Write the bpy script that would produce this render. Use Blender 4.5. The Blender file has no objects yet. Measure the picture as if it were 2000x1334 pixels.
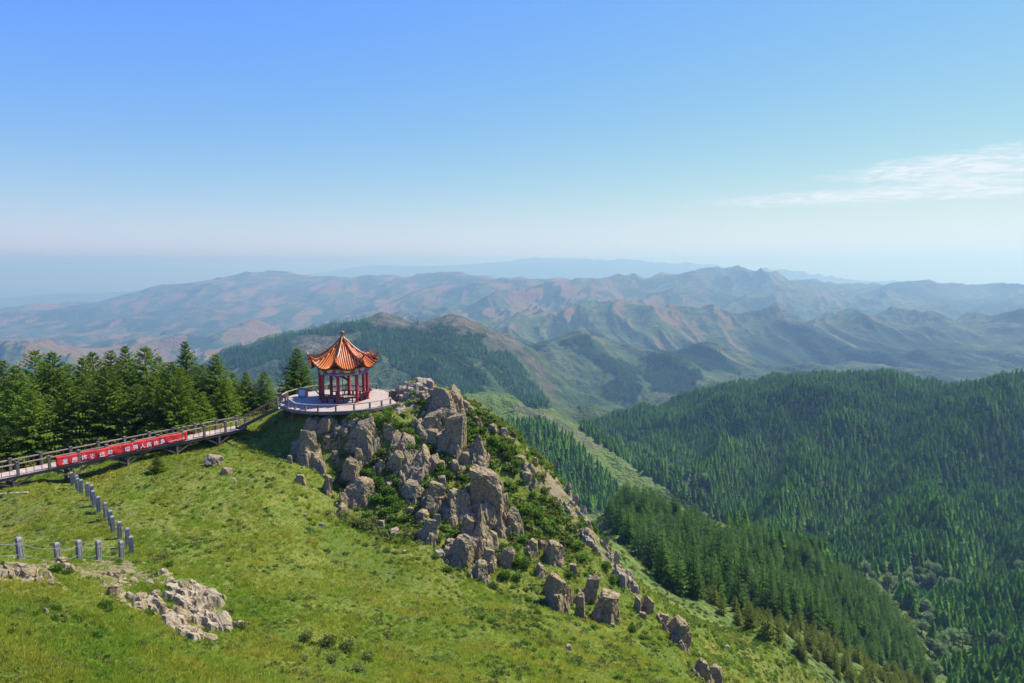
import bpy, bmesh, math, random
import numpy as np
from mathutils import Vector, Matrix, Euler

R = math.radians
PI = math.pi
SC = bpy.context.scene
COL = SC.collection

# ------------------------------------------------------------------ camera
W0, H0, F0 = 2000.0, 1334.0, 1333.0          # photo size and focal length in photo pixels (24 mm lens)
PITCH = R(6.5)
cam_d = bpy.data.cameras.new('camera')
cam = bpy.data.objects.new('camera', cam_d)
COL.objects.link(cam)
cam_d.sensor_width = 36.0
cam_d.lens = 36.0 * F0 / W0
cam_d.clip_start = 0.2
cam_d.clip_end = 200000.0
cam.location = (0, 0, 0)
cam.rotation_euler = (PI / 2 - PITCH, 0, 0)
SC.camera = cam

# ------------------------------------------------------------------ world, sun, exposure
SUN_AZ = R(57)       # clockwise from +Y (the view direction)
SUN_EL = R(52)
world = bpy.data.worlds.new('World')
SC.world = world
world.use_nodes = True
wn, wl = world.node_tree.nodes, world.node_tree.links
wn.clear()
w_out = wn.new('ShaderNodeOutputWorld')
w_bg = wn.new('ShaderNodeBackground')
w_bg.inputs['Strength'].default_value = 0.1
sky = wn.new('ShaderNodeTexSky')
sky.sky_type = 'NISHITA'
sky.sun_disc = False
sky.sun_elevation = SUN_EL
sky.sun_rotation = SUN_AZ
sky.altitude = 300.0
sky.air_density = 1.0
sky.dust_density = 0.0
sky.ozone_density = 9.0
# thin streaky cirrus, laid out on a plane high above: direction / height
w_tc = wn.new('ShaderNodeTexCoord')
w_sep = wn.new('ShaderNodeSeparateXYZ')
wl.new(w_tc.outputs['Generated'], w_sep.inputs[0])


def wmath(op, a, b=None, clamp=False):
    n = wn.new('ShaderNodeMath')
    n.operation = op
    n.use_clamp = clamp
    for i, v in enumerate((a, b)):
        if v is None:
            continue
        if isinstance(v, (int, float)):
            n.inputs[i].default_value = v
        else:
            wl.new(v, n.inputs[i])
    return n.outputs[0]




# cirrus bands: azimuth (deg, clockwise from the view axis) and elevation (deg)
w_az = wmath('MULTIPLY', wmath('ARCTAN2', w_sep.outputs[0], w_sep.outputs[1]), 57.2958)
w_el = wmath('MULTIPLY', wmath('ARCSINE', w_sep.outputs[2]), 57.2958)


def wnoise(sx, sy, detail, rough, dist=0.0, seed=0.0):
    c_ = wn.new('ShaderNodeCombineXYZ')
    wl.new(wmath('MULTIPLY', w_az, sx), c_.inputs[0])
    wl.new(wmath('MULTIPLY', w_el, sy), c_.inputs[1])
    c_.inputs[2].default_value = seed
    n_ = wn.new('ShaderNodeTexNoise')
    n_.inputs['Scale'].default_value = 1.0
    n_.inputs['Detail'].default_value = detail
    n_.inputs['Roughness'].default_value = rough
    n_.inputs['Distortion'].default_value = dist
    wl.new(c_.outputs[0], n_.inputs['Vector'])
    return n_.outputs['Fac']


def wramp(v, a_, b_):
    n_ = wn.new('ShaderNodeMapRange')
    n_.interpolation_type = 'SMOOTHSTEP'
    wl.new(v, n_.inputs[0])
    n_.inputs[1].default_value, n_.inputs[2].default_value = a_, b_
    return n_.outputs[0]


def band(e0, slope, a0, a1, w0, w1, a2=75.0):
    """cloud bank: centre line, where it starts, half widths at start and end"""
    f = wramp(w_az, a0, a1)
    cen = wmath('ADD', wmath('MULTIPLY', wmath('SUBTRACT', w_az, a0), slope), e0)
    wdt = wmath('ADD', wmath('MULTIPLY', f, w1 - w0), w0)
    q = wmath('DIVIDE', wmath('SUBTRACT', w_el, cen), wdt)
    g_ = wmath('EXPONENT', wmath('MULTIPLY', wmath('MULTIPLY', q, q), -1.0))
    out = wramp(w_az, a2, a2 - 20.0)
    return wmath('MULTIPLY', wmath('MULTIPLY', g_, wmath('POWER', f, 0.6)), out)


w_m = wmath('ADD', band(6.35, 0.03, 21.5, 33.0, 0.30, 0.95), band(4.75, 0.014, 11.5, 30.0, 0.45, 0.55))
w_st = wmath('ADD', wmath('MULTIPLY', wnoise(0.28, 1.6, 7, 0.65, 1.0), 0.95), wmath('MULTIPLY', wnoise(0.9, 4.2, 8, 0.72, 1.6, 4.0), 0.62))
w_cl = wmath('MULTIPLY', wramp(wmath('ADD', wmath('MULTIPLY', w_m, 0.62), w_st), 0.78, 1.30), wramp(w_m, 0.02, 0.35))
w_cl = wmath('MULTIPLY', w_cl, wmath('ADD', wmath('MULTIPLY', wramp(wnoise(0.35, 2.6, 7, 0.68, 1.4, 9.0), 0.40, 0.62), 0.75), 0.25))
EXPO = 2 ** 0.8
w_mixc = wn.new('ShaderNodeMix')
w_mixc.data_type = 'RGBA'
wl.new(wmath('MULTIPLY', w_cl, 0.9), w_mixc.inputs[0])
# the camera's film response, channel by channel: compresses the bright horizon
w_sk = wn.new('ShaderNodeSeparateColor')
wl.new(sky.outputs[0], w_sk.inputs[0])
w_ck = wn.new('ShaderNodeCombineColor')
for ch, (ref, val, pw, top) in enumerate(((1.22, 0.168, 1.20, 0.88), (2.60, 0.418, 0.83, 1.08), (5.41, 0.95, -0.45, 3.0))):
    q = wmath('MULTIPLY', wmath('POWER', wmath('MAXIMUM', wmath('DIVIDE', w_sk.outputs[ch], ref), 0.05), pw), val)
    q = wmath('DIVIDE', q, wmath('POWER', wmath('ADD', wmath('POWER', wmath('DIVIDE', q, top), 4.0), 1.0), 0.25))    # soft shoulder
    q = wmath('MULTIPLY', q, 10 / EXPO)
    wl.new(q, w_ck.inputs[ch])
wl.new(w_ck.outputs[0], w_mixc.inputs[6])
w_mixc.inputs[7].default_value = (9.2 / EXPO, 9.4 / EXPO, 9.8 / EXPO, 1)
wl.new(w_mixc.outputs[2], w_bg.inputs['Color'])
wl.new(w_bg.outputs[0], w_out.inputs['Surface'])

sun_d = bpy.data.lights.new('sun', 'SUN')
sun_d.energy = 4.8
sun_d.angle = R(0.53)
sun_d.color = (1.0, 0.955, 0.88)
sun = bpy.data.objects.new('sun', sun_d)
COL.objects.link(sun)
SUN_DIR = Vector((math.sin(SUN_AZ) * math.cos(SUN_EL), math.cos(SUN_AZ) * math.cos(SUN_EL), math.sin(SUN_EL)))
sun.rotation_euler = SUN_DIR.to_track_quat('Z', 'Y').to_euler()
sun.location = (30, 40, 60)

vs = SC.view_settings
vs.view_transform = 'Standard'
vs.look = 'None'
vs.exposure = 0.8
vs.gamma = 1.0
SC.cycles.use_denoising = True
SC.cycles.max_bounces = 6
SC.cycles.volume_bounces = 1
SC.cycles.transparent_max_bounces = 8

# ------------------------------------------------------------------ pixel -> direction
SP, CP = math.sin(PITCH), math.cos(PITCH)


def XT(u, v):
    """photo pixel -> (x/y, z/y) of its direction"""
    a, b = (u - W0 / 2) / F0, (H0 / 2 - v) / F0
    d = CP + b * SP
    return a / d, (b * CP - SP) / d


def at(u, v, Y):
    X, T = XT(u, v)
    return Vector((X * Y, Y, T * Y))


def to_px(x, y, z):
    """world -> photo pixel (numpy)"""
    f = y * CP - z * SP
    up = y * SP + z * CP
    return W0 / 2 + F0 * x / f, H0 / 2 - F0 * up / f


# ------------------------------------------------------------------ noise
def _hash(ix, iy, seed):
    h = (ix.astype(np.int64) * 374761393 + iy.astype(np.int64) * 668265263 + seed * 974711) & 0xFFFFFFFF
    h = ((h ^ (h >> 13)) * 1274126177) & 0xFFFFFFFF
    return (h ^ (h >> 16)) & 0xFFFFFFFF


def gnoise(x, y, seed=0):
    x = np.asarray(x, float)
    y = np.asarray(y, float)
    ix, iy = np.floor(x), np.floor(y)
    fx, fy = x - ix, y - iy
    ux = fx * fx * fx * (fx * (fx * 6 - 15) + 10)
    uy = fy * fy * fy * (fy * (fy * 6 - 15) + 10)

    def g(ox, oy):
        a = _hash(ix + ox, iy + oy, seed) * (2 * PI / 4294967296.0)
        return np.cos(a) * (fx - ox) + np.sin(a) * (fy - oy)
    n00, n10, n01, n11 = g(0, 0), g(1, 0), g(0, 1), g(1, 1)
    return 1.5 * ((n00 * (1 - ux) + n10 * ux) * (1 - uy) + (n01 * (1 - ux) + n11 * ux) * uy)


def fbm(x, y, oct=4, seed=0, gain=0.5):
    s, a = 0, 1.0
    for k in range(oct):
        s = s + a * gnoise(x * 2 ** k + 17.3 * k, y * 2 ** k - 9.1 * k, seed + k)
        a *= gain
    return s


def smooth(a, b, x):
    t = np.clip((x - a) / (b - a), 0, 1)
    return t * t * (3 - 2 * t)


# relief of the far country: ridged octaves of fixed wavelength, each shown only
# where it is neither too large for its distance nor too small to matter
LAMS = [2600, 1300, 650, 330, 165, 82, 41, 20]


def relief(x, y):
    d = np.sqrt(x * x + y * y)
    s = np.zeros_like(d)
    wx = x + 0.30 * 700 * gnoise(x / 1500, y / 1500, 91) * smooth(1200, 4000, d)
    wy = y + 0.30 * 700 * gnoise(x / 1500, y / 1500, 92) * smooth(1200, 4000, d)
    carry = np.ones_like(d)
    STR = 1.3 + 0.8 * smooth(1500, 3500, d)
    wx = wx + 0.35 * wy * np.sin(wy / 2300.0 + 1.0) * smooth(1500, 3500, d) * 0.6
    for k, l in enumerate(LAMS):
        big = smooth(2.2, 4.2, d / l) * (1 - smooth(110, 260, d / l))
        # spurs run down towards the viewer: longer in depth than across
        n = 1 - np.abs(gnoise(wx / l + 3.7 * k, wy / (l * STR) - 5.1 * k, 40 + k)) * 1.9
        amp = 0.09 if l > 1000 else (0.17 if l > 300 else 0.165)
        plain = 1 - smooth(10500, 12500, d) * smooth(0.0, 3500, -x + 1500)   # the left-hand plain is flat
        amp = amp * (1 - 0.45 * np.exp(-(np.log(np.maximum(d, 1.0) / 1600.0) / 0.22) ** 2)) * (1 - 0.40 * smooth(4500, 6200, d))
        s += amp * l * big * (n - 0.62) * (0.45 + 0.55 * carry) * plain
        carry = np.clip(n, 0, 1)
    # side spurs of the wooded slope, running from its crest down to the stream
    sc_ = x * 0.72 - y * 0.69 + 22 * gnoise(x / 130, y / 130, 95)
    cr_ = x * 0.69 + y * 0.72
    msk = smooth(0.10, 0.22, x / y) * smooth(250, 380, d) * (1 - smooth(1000, 1250, d))
    sp_ = 1 - np.abs(gnoise(sc_ / 115, cr_ / 900, 96)) * 2.1
    sp2 = 1 - np.abs(gnoise(sc_ / 44 + 7, cr_ / 260, 97)) * 2.1
    yc_ = np.interp(x / np.maximum(y, 1.0), [0.10, 0.19, 0.30, 0.375, 0.45, 0.53, 0.57, 0.64, 0.70, 0.75, 0.9, 1.1], [1110, 1040, 960, 915, 880, 850, 830, 815, 760, 710, 640, 600])
    msk = msk * (1 - smooth(0.74, 0.93, y / yc_))
    s += msk * (46 * (sp_ - 0.5) + 9 * (sp2 - 0.5))
    # small undulation of the near hill
    near = (1 - smooth(70, 150, d))
    s += near * smooth(12, 24, d) * (0.38 * fbm(x / 7.0, y / 7.0, 3, 7) + 0.07 * fbm(x / 1.3, y / 1.3, 3, 17))
    return s


# ------------------------------------------------------------------ control points of the land
CPX, CPL, CPT = [], [], []


def vis(*pts):
    for u, v, Y in pts:
        X, T = XT(u, v)
        CPX.append(X); CPL.append(math.log(Y)); CPT.append(T)


def hid(*pts):
    """(u, Y, z): ground that no pixel shows"""
    for u, Y, z in pts:
        CPX.append(XT(u, 800)[0]); CPL.append(math.log(Y)); CPT.append(z / Y)


def crest(pts, back, drop):
    vis(*pts)
    for u, v, Y in pts:
        X, T = XT(u, v)
        CPX.append(X); CPL.append(math.log(Y * back)); CPT.append((T * Y - drop) / (Y * back))


# under and below the camera
for u in range(-500, 2600, 300):
    hid((u, 0.8, -1.9), (u, 2.5, -3.4), (u, 6, -6.2), (u, 11, -9.8))
# near slope, from the lower edge of the picture upward
vis((-250, 1334, 14), (0, 1334, 17), (300, 1334, 20), (600, 1334, 24), (800, 1334, 26), (1000, 1334, 28), (1200, 1334, 31), (1340, 1334, 36),
    (-250, 1150, 20), (0, 1180, 22), (200, 1200, 24), (300, 1240, 24.5), (430, 1260, 26), (0, 1095, 26), (-200, 1060, 24),
    (120, 1096, 29.5), (200, 1110, 31.5), (300, 1135, 31.5), (380, 1170, 30.5), (450, 1225, 28.5),
    (600, 1220, 30), (800, 1220, 34), (1000, 1250, 35), (1150, 1270, 38),
    (500, 1110, 37), (640, 1110, 42), (780, 1110, 44), (900, 1180, 41), (1030, 1180, 43), (1150, 1215, 45), (1260, 1250, 45), (1330, 1265, 46),
    (330, 1020, 43), (450, 960, 49), (540, 1000, 47), (560, 900, 55), (620, 1000, 50), (400, 900, 54))
hid((60, 31, -14.1), (190, 35, -15.9), (255, 37.5, -16.5))
# level strip with the posts, and under the boardwalk
vis((140, 950, 50), (192, 1030, 41), (30, 962, 46), (300, 925, 52.5), (250, 902, 54.5), (346, 889, 57), (420, 866, 60.5), (490, 842, 63))
hid((-100, 44, -16.6), (-300, 40, -16.6), (-300, 30, -14.5), (0, 37, -16.2), (-150, 33, -15.0))
# knoll that carries the platform; the crag below it
for a in range(0, 360, 45):
    hid((669 + 0, 65, -13.35)) if a == 0 else None
vis((600, 812, 59.8), (690, 822, 59.2), (760, 815, 59.5), (560, 855, 60), (590, 880, 58.5), (660, 900, 57.5), (740, 900, 57.5),
    (560, 905, 56.5), (650, 960, 54.5), (700, 1025, 51.5), (800, 960, 55.5), (800, 1030, 51.5), (860, 1055, 50), (820, 860, 60),
    (870, 900, 58.5), (880, 1000, 53.5), (940, 1070, 50.5), (960, 1135, 47.5), (1000, 1090, 50), (1050, 1190, 45.5), (1200, 1215, 46.5),
    (840, 780, 64), (800, 790, 63), (900, 830, 62), (960, 900, 60), (1010, 960, 58), (1050, 1040, 54), (1100, 1060, 54), (1120, 1130, 50.5), (1220, 1180, 50))
hid((620, 66, -13.4), (700, 66, -13.4), (560, 66, -14.4), (740, 64, -13.4), (669, 70.5, -13.5))
crest([(770, 748, 67.5), (840, 745, 67), (880, 770, 66), (950, 805, 65), (1020, 860, 64), (1080, 920, 62), (1130, 985, 59.5), (1180, 1060, 57),
       (1230, 1125, 54.5), (1290, 1175, 53)], 1.14, 7.5)
hid((669, 80, -17.5), (560, 76, -16.5), (480, 78, -18), (600, 95, -27), (720, 84, -22))
# trees behind the boardwalk stand on a shoulder that then falls away
vis((430, 812, 66), (300, 868, 62), (100, 895, 58))
hid((480, 68, -15.6), (400, 72, -16.5), (300, 70, -17.5), (200, 66, -17.5), (0, 60, -17.2), (-200, 56, -17.5),
    (400, 90, -22), (200, 85, -22), (0, 80, -22), (-200, 76, -22), (500, 100, -27),
    (-200, 130, -42), (0, 140, -44), (200, 150, -44), (400, 160, -42), (500, 165, -40), (600, 190, -52), (700, 120, -45), (800, 120, -55),
    (0, 300, -120), (200, 300, -110), (400, 300, -92), (600, 300, -100), (800, 260, -110), (0, 700, -300), (200, 700, -280), (400, 700, -210), (600, 700, -190), (750, 600, -190))
# the rocky spur's far side, the meadow and the young trees
hid((900, 90, -36), (1000, 85, -40), (1100, 85, -46), (1000, 160, -78), (900, 200, -98), (1100, 200, -98), (900, 350, -140), (1050, 350, -142))
vis((1175, 1045, 120), (1190, 1035, 180), (1245, 1100, 150), (1300, 1155, 128), (1400, 1210, 110), (1500, 1256, 96), (1600, 1322, 84),
    (1400, 1290, 62), (1480, 1334, 62), (1360, 1225, 70), (1450, 1255, 78), (1540, 1310, 76))
# forested spur on the right
vis((1240, 990, 240), (1330, 1020, 265), (1400, 1045, 285), (1550, 1095, 300), (1640, 1130, 300), (1700, 1165, 290), (1780, 1270, 235), (1810, 1334, 212),
    (1300, 1080, 185), (1400, 1130, 165), (1550, 1215, 150), (1700, 1310, 160), (1650, 1190, 235), (1500, 1130, 220), (1600, 1290, 120), (1700, 1370, 120))
hid((1700, 70, -62), (1800, 100, -84), (1800, 60, -54), (2000, 60, -56), (2000, 120, -100), (2300, 60, -56), (2300, 150, -100), (1900, 170, -122),
    (1600, 50, -40), (1700, 40, -38), (2000, 30, -26), (1700, 25, -21), (2300, 30, -26), (1240, 300, -118), (1330, 340, -150), (1450, 370, -172), (1150, 300, -128), (1600, 365, -180))
# stream
vis((1840, 1350, 232), (1815, 1290, 262), (1735, 1165, 335), (1640, 1105, 405), (1550, 1060, 470), (1420, 1005, 570), (1300, 945, 700), (1200, 888, 870), (1135, 838, 1080))
# wooded slope beyond it, with sub-spurs
crest([(1130, 842, 1110), (1250, 802, 1040), (1400, 768, 960), (1500, 749, 915), (1600, 743, 880), (1700, 746, 850), (1760, 744, 830), (1850, 760, 815),
       (1930, 754, 760), (2000, 746, 710), (2200, 725, 640), (2450, 700, 600)], 1.25, 75)
crest([(1570, 1060, 452), (1700, 1015, 490), (1850, 985, 510), (2000, 965, 520), (2200, 940, 520)], 1.10, 24)
crest([(1830, 1190, 328), (1920, 1165, 345), (2000, 1155, 352), (2200, 1130, 365)], 1.10, 16)
crest([(1890, 1320, 258), (1950, 1300, 268), (2000, 1295, 272), (2200, 1270, 280)], 1.10, 13)
vis((1400, 900, 720), (1600, 880, 660), (1800, 880, 620), (1300, 850, 880), (1500, 820, 800), (1700, 820, 740), (1900, 850, 600))
# small rocky spur in the middle with a wood on its near side
crest([(925, 768, 690), (960, 770, 680), (1000, 788, 665), (1060, 812, 650), (1120, 845, 640), (1200, 898, 620), (1290, 955, 590)], 1.16, 30)
vis((1000, 900, 550), (1100, 960, 540), (1180, 985, 520), (950, 850, 560))
# middle ridge with cliffs
crest([(330, 745, 1900), (400, 705, 1850), (450, 690, 1800), (520, 664, 1720), (600, 646, 1680), (660, 637, 1640), (720, 618, 1600), (780, 622, 1600), (850, 625, 1570),
       (900, 615, 1560), (935, 632, 1560), (1000, 655, 1600), (1060, 700, 1650), (1130, 765, 1560), (1185, 805, 1450)], 1.15, 90)
vis((470, 712, 1500), (560, 730, 1300), (640, 745, 1150), (700, 680, 1380), (800, 700, 1300), (900, 690, 1330), (860, 760, 1120), (980, 790, 1080), (1080, 815, 1100), (1000, 720, 1350))
# hills right of it
crest([(1060, 668, 2250), (1100, 658, 2300), (1150, 650, 2350), (1200, 668, 2350), (1260, 692, 2400), (1330, 684, 2450), (1390, 673, 2450), (1450, 692, 2400), (1510, 716, 2300),
       (1610, 725, 2150)], 1.10, 70)
vis((1200, 790, 1560), (1300, 755, 1800), (1180, 740, 1900), (1400, 735, 1950))
crest([(960, 625, 3600), (1010, 610, 3600), (1100, 602, 3500), (1160, 599, 3500), (1230, 592, 3500), (1320, 596, 3400), (1400, 597, 3300), (1480, 606, 3200), (1560, 626, 3300),
       (1640, 610, 3300), (1720, 612, 3200), (1800, 611, 3100), (1870, 624, 3100), (1940, 618, 3000), (2000, 615, 2900), (2200, 600, 2800), (2500, 600, 2800)], 1.13, 110)
vis((1400, 690, 2750), (1700, 735, 2250), (1900, 742, 2050), (1250, 640, 3050), (1550, 690, 2650), (1800, 670, 2600), (2000, 690, 2400))
hid((1800, 1500, -370), (2000, 1400, -350), (1600, 1500, -360), (2300, 1500, -350))
# brown hills far left
crest([(-300, 690, 2900), (-100, 676, 2900), (0, 672, 2900), (60, 669, 2900), (130, 690, 2800), (190, 722, 2600)], 1.12, 60)
vis((250, 735, 2700), (350, 730, 2800))
hid((0, 1500, -480), (200, 1500, -470))
# the long range
crest([(-400, 640, 7300), (-200, 625, 7400), (0, 607, 7500), (150, 592, 7500), (250, 579, 7500), (350, 561, 7500), (420, 546, 7600), (455, 550, 7600), (490, 543, 7700), (560, 545, 8000), (690, 547, 8000), (740, 545, 8000),
       (790, 543, 8000), (870, 539, 7500), (950, 541, 7000), (1020, 541, 6500), (1080, 553, 6500), (1150, 561, 6300), (1250, 553, 6200), (1320, 536, 6200), (1380, 522, 6200),
       (1405, 525, 6200), (1440, 519, 6200), (1470, 524, 6200), (1490, 536, 6200), (1530, 549, 6300), (1600, 553, 6300), (1700, 554, 6500), (1760, 560, 6500), (1830, 561, 6500), (1850, 569, 6500),
       (1900, 565, 6500), (2000, 568, 6500), (2200, 575, 6500), (2500, 580, 6500)], 1.22, 260)
vis((100, 660, 4900), (400, 655, 4900), (200, 702, 3800), (0, 690, 3700), (600, 645, 4900), (800, 605, 5300), (950, 590, 5200), (1100, 580, 4800), (1300, 570, 5000), (1600, 600, 4600),
    (1800, 600, 4500), (2000, 605, 4300), (400, 710, 3400), (700, 640, 3700), (550, 690, 3200), (850, 615, 4000), (300, 620, 6000), (600, 590, 6300))
# plain on the left, far ranges
for u in (-400, -100, 100, 300, 500):
    hid((u, 9500, -880), (u, 12000, -905), (u, 17000, -905), (u, 25000, -905), (u, 34000, -905))
crest([(-200, 524, 39000), (0, 522, 39000), (120, 517, 39000), (260, 516, 39000), (400, 528, 39000)], 1.1, 300)
vis((120, 574, 13500), (300, 565, 16000))
crest([(560, 542, 22000), (640, 530, 22000), (700, 521, 22000), (740, 517, 22000), (820, 520, 21000), (900, 517, 19500), (1000, 514, 19500), (1100, 516, 19000), (1200, 511, 18500), (1250, 512, 18500),
       (1310, 517, 18000), (1370, 515, 17500), (1420, 524, 17000)], 1.2, 500)
crest([(1500, 531, 13500), (1540, 526, 13500), (1600, 537, 13500), (1660, 546, 13500), (1720, 549, 13500), (1745, 553, 13500), (1820, 562, 13500), (2000, 575, 14000), (2300, 580, 14000)], 1.2, 500)
for u in (700, 1100, 1500, 2000, 2400):
    hid((u, 11000, -720), (u, 44000, -1000), (u, 30000, -1000))
for u in (-400, 0, 350):
    hid((u, 46000, -1000))

CPX, CPL, CPT = map(np.array, (CPX, CPL, CPT))
CY = np.exp(CPL)
CTgt = CPT - relief(CPX * CY, CY) / CY          # the relief must leave the control points where they are
EPS = 0.02
AX = 1.0 / 1.0


def _kern(X, L):
    dx = (X[:, None] - CPX[None, :]) * AX
    dl = L[:, None] - CPL[None, :]
    return np.sqrt(dx * dx + dl * dl + EPS * EPS)


_K = _kern(CPX, CPL)
_n = len(CPX)
_P = np.stack([np.ones(_n), CPX, CPL], 1)
_A = np.zeros((_n + 3, _n + 3))
_A[:_n, :_n] = _K - 4e-3 * np.eye(_n)
_A[:_n, _n:] = _P
_A[_n:, :_n] = _P.T
_sol = np.linalg.solve(_A, np.concatenate([CTgt, np.zeros(3)]))


def ground_T(X, L):
    X = np.clip(X, -1.06, 1.06)
    out = np.empty_like(X)
    for i in range(0, len(X), 20000):
        x, l = X[i:i + 20000], L[i:i + 20000]
        out[i:i + 20000] = _kern(x, l) @ _sol[:_n] + _sol[_n] + _sol[_n + 1] * x + _sol[_n + 2] * l
    return out


PLAT = Vector(at(669, 779, 65.0))                # centre of the platform's floor
PLAT_R = 5.75


def finish_height(x, y, z):
    """level the knoll under the platform so that no ground comes through its floor"""
    d = np.sqrt((x - PLAT.x) ** 2 + (y - PLAT.y) ** 2)
    w = 1 - smooth(PLAT_R - 0.7, PLAT_R + 1.0, d)
    lvl = np.minimum(z, PLAT.z - 0.55)
    return z * (1 - w) + lvl * w


def ground_z(x, y):
    x = np.atleast_1d(np.asarray(x, float))
    y = np.atleast_1d(np.asarray(y, float))
    z = ground_T(x / y, np.log(y)) * y + relief(x, y)
    return finish_height(x, y, z)


def gz(x, y):
    return float(ground_z(x, y)[0])


FAR_Y0, FAR_Y1 = 108, 47000
ROW_L = [math.log(108), math.log(1000), math.log(9000), math.log(47000)]
ROW_I = [0, 270, 790, 900]


def rows(Y0, Y1, ny):
    if Y1 == FAR_Y1:
        return np.interp(np.arange(ny), ROW_I, ROW_L)
    return np.linspace(math.log(Y0), math.log(Y1), ny)


def cols(nx, dense, wide):
    """x/y of the columns: close together in view, wide apart to the sides"""
    m_ = max(12, nx // 14)
    side = np.linspace(0, 1, m_ + 1)[1:] ** 1.5 * (wide - dense) + dense
    return np.concatenate([-side[::-1], np.linspace(-dense, dense, nx - 2 * m_), side])


FAR_COLS = cols(1150, 0.86, 2.2)
NEAR_COLS = cols(540, 1.0, 2.2)


def sheet(name, Xs, Y0, Y1, ny):
    nx, X0, X1 = len(Xs), Xs[0], Xs[-1]
    Ls = rows(Y0, Y1, ny)
    # the smooth part on a coarser lattice, then interpolated
    cx, cl = 560, max(2, ny // 2)
    gx, gl = np.linspace(X0, X1, cx), np.linspace(Ls[0], Ls[-1], cl)
    T = ground_T(np.tile(gx, cl), np.repeat(gl, cx)).reshape(cl, cx)
    fx = np.clip((Xs - X0) / (X1 - X0) * (cx - 1), 0, cx - 1.0001)
    fl = np.clip((Ls - Ls[0]) / (Ls[-1] - Ls[0]) * (cl - 1), 0, cl - 1.0001)
    ix, il = fx.astype(int), fl.astype(int)
    ax, al = (fx - ix)[None, :], (fl - il)[:, None]
    Tf = (T[il][:, ix] * (1 - ax) + T[il][:, ix + 1] * ax) * (1 - al) + (T[il + 1][:, ix] * (1 - ax) + T[il + 1][:, ix + 1] * ax) * al
    Yg = np.exp(Ls)[:, None] * np.ones((1, nx))
    Xg = Xs[None, :] * Yg
    Z = finish_height(Xg, Yg, Tf * Yg + relief(Xg, Yg))
    return Xg, Yg, Z


def grid_mesh(name, x, y, z, attrs):
    ny, nx = x.shape
    co = np.stack([x, y, z], -1).reshape(-1, 3).astype(np.float32)
    i = np.arange(ny * nx).reshape(ny, nx)
    f = np.stack([i[:-1, :-1], i[:-1, 1:], i[1:, 1:], i[1:, :-1]], -1).reshape(-1, 4).astype(np.int32)
    me = bpy.data.meshes.new(name)
    me.vertices.add(len(co))
    me.vertices.foreach_set('co', co.ravel())
    me.loops.add(f.size)
    me.loops.foreach_set('vertex_index', f.ravel())
    me.polygons.add(len(f))
    me.polygons.foreach_set('loop_start', np.arange(0, f.size, 4, dtype=np.int32))
    me.polygons.foreach_set('loop_total', np.full(len(f), 4, np.int32))
    me.polygons.foreach_set('use_smooth', np.ones(len(f), bool))
    me.update()
    me.validate()
    for k, v in attrs.items():
        a = me.attributes.new(k, 'FLOAT', 'POINT')
        a.data.foreach_set('value', v.astype(np.float32).ravel())
    return me


def in_poly(u, v, poly):
    c = np.zeros(u.shape, bool)
    n = len(poly)
    for i in range(n):
        x1, y1 = poly[i]
        x2, y2 = poly[(i + 1) % n]
        if y1 == y2:
            continue
        t = ((y1 > v) != (y2 > v)) & (u < (x2 - x1) * (v - y1) / (y2 - y1) + x1)
        c ^= t
    return c


# ------------------------------------------------------------------ materials
MATS = {}


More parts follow.
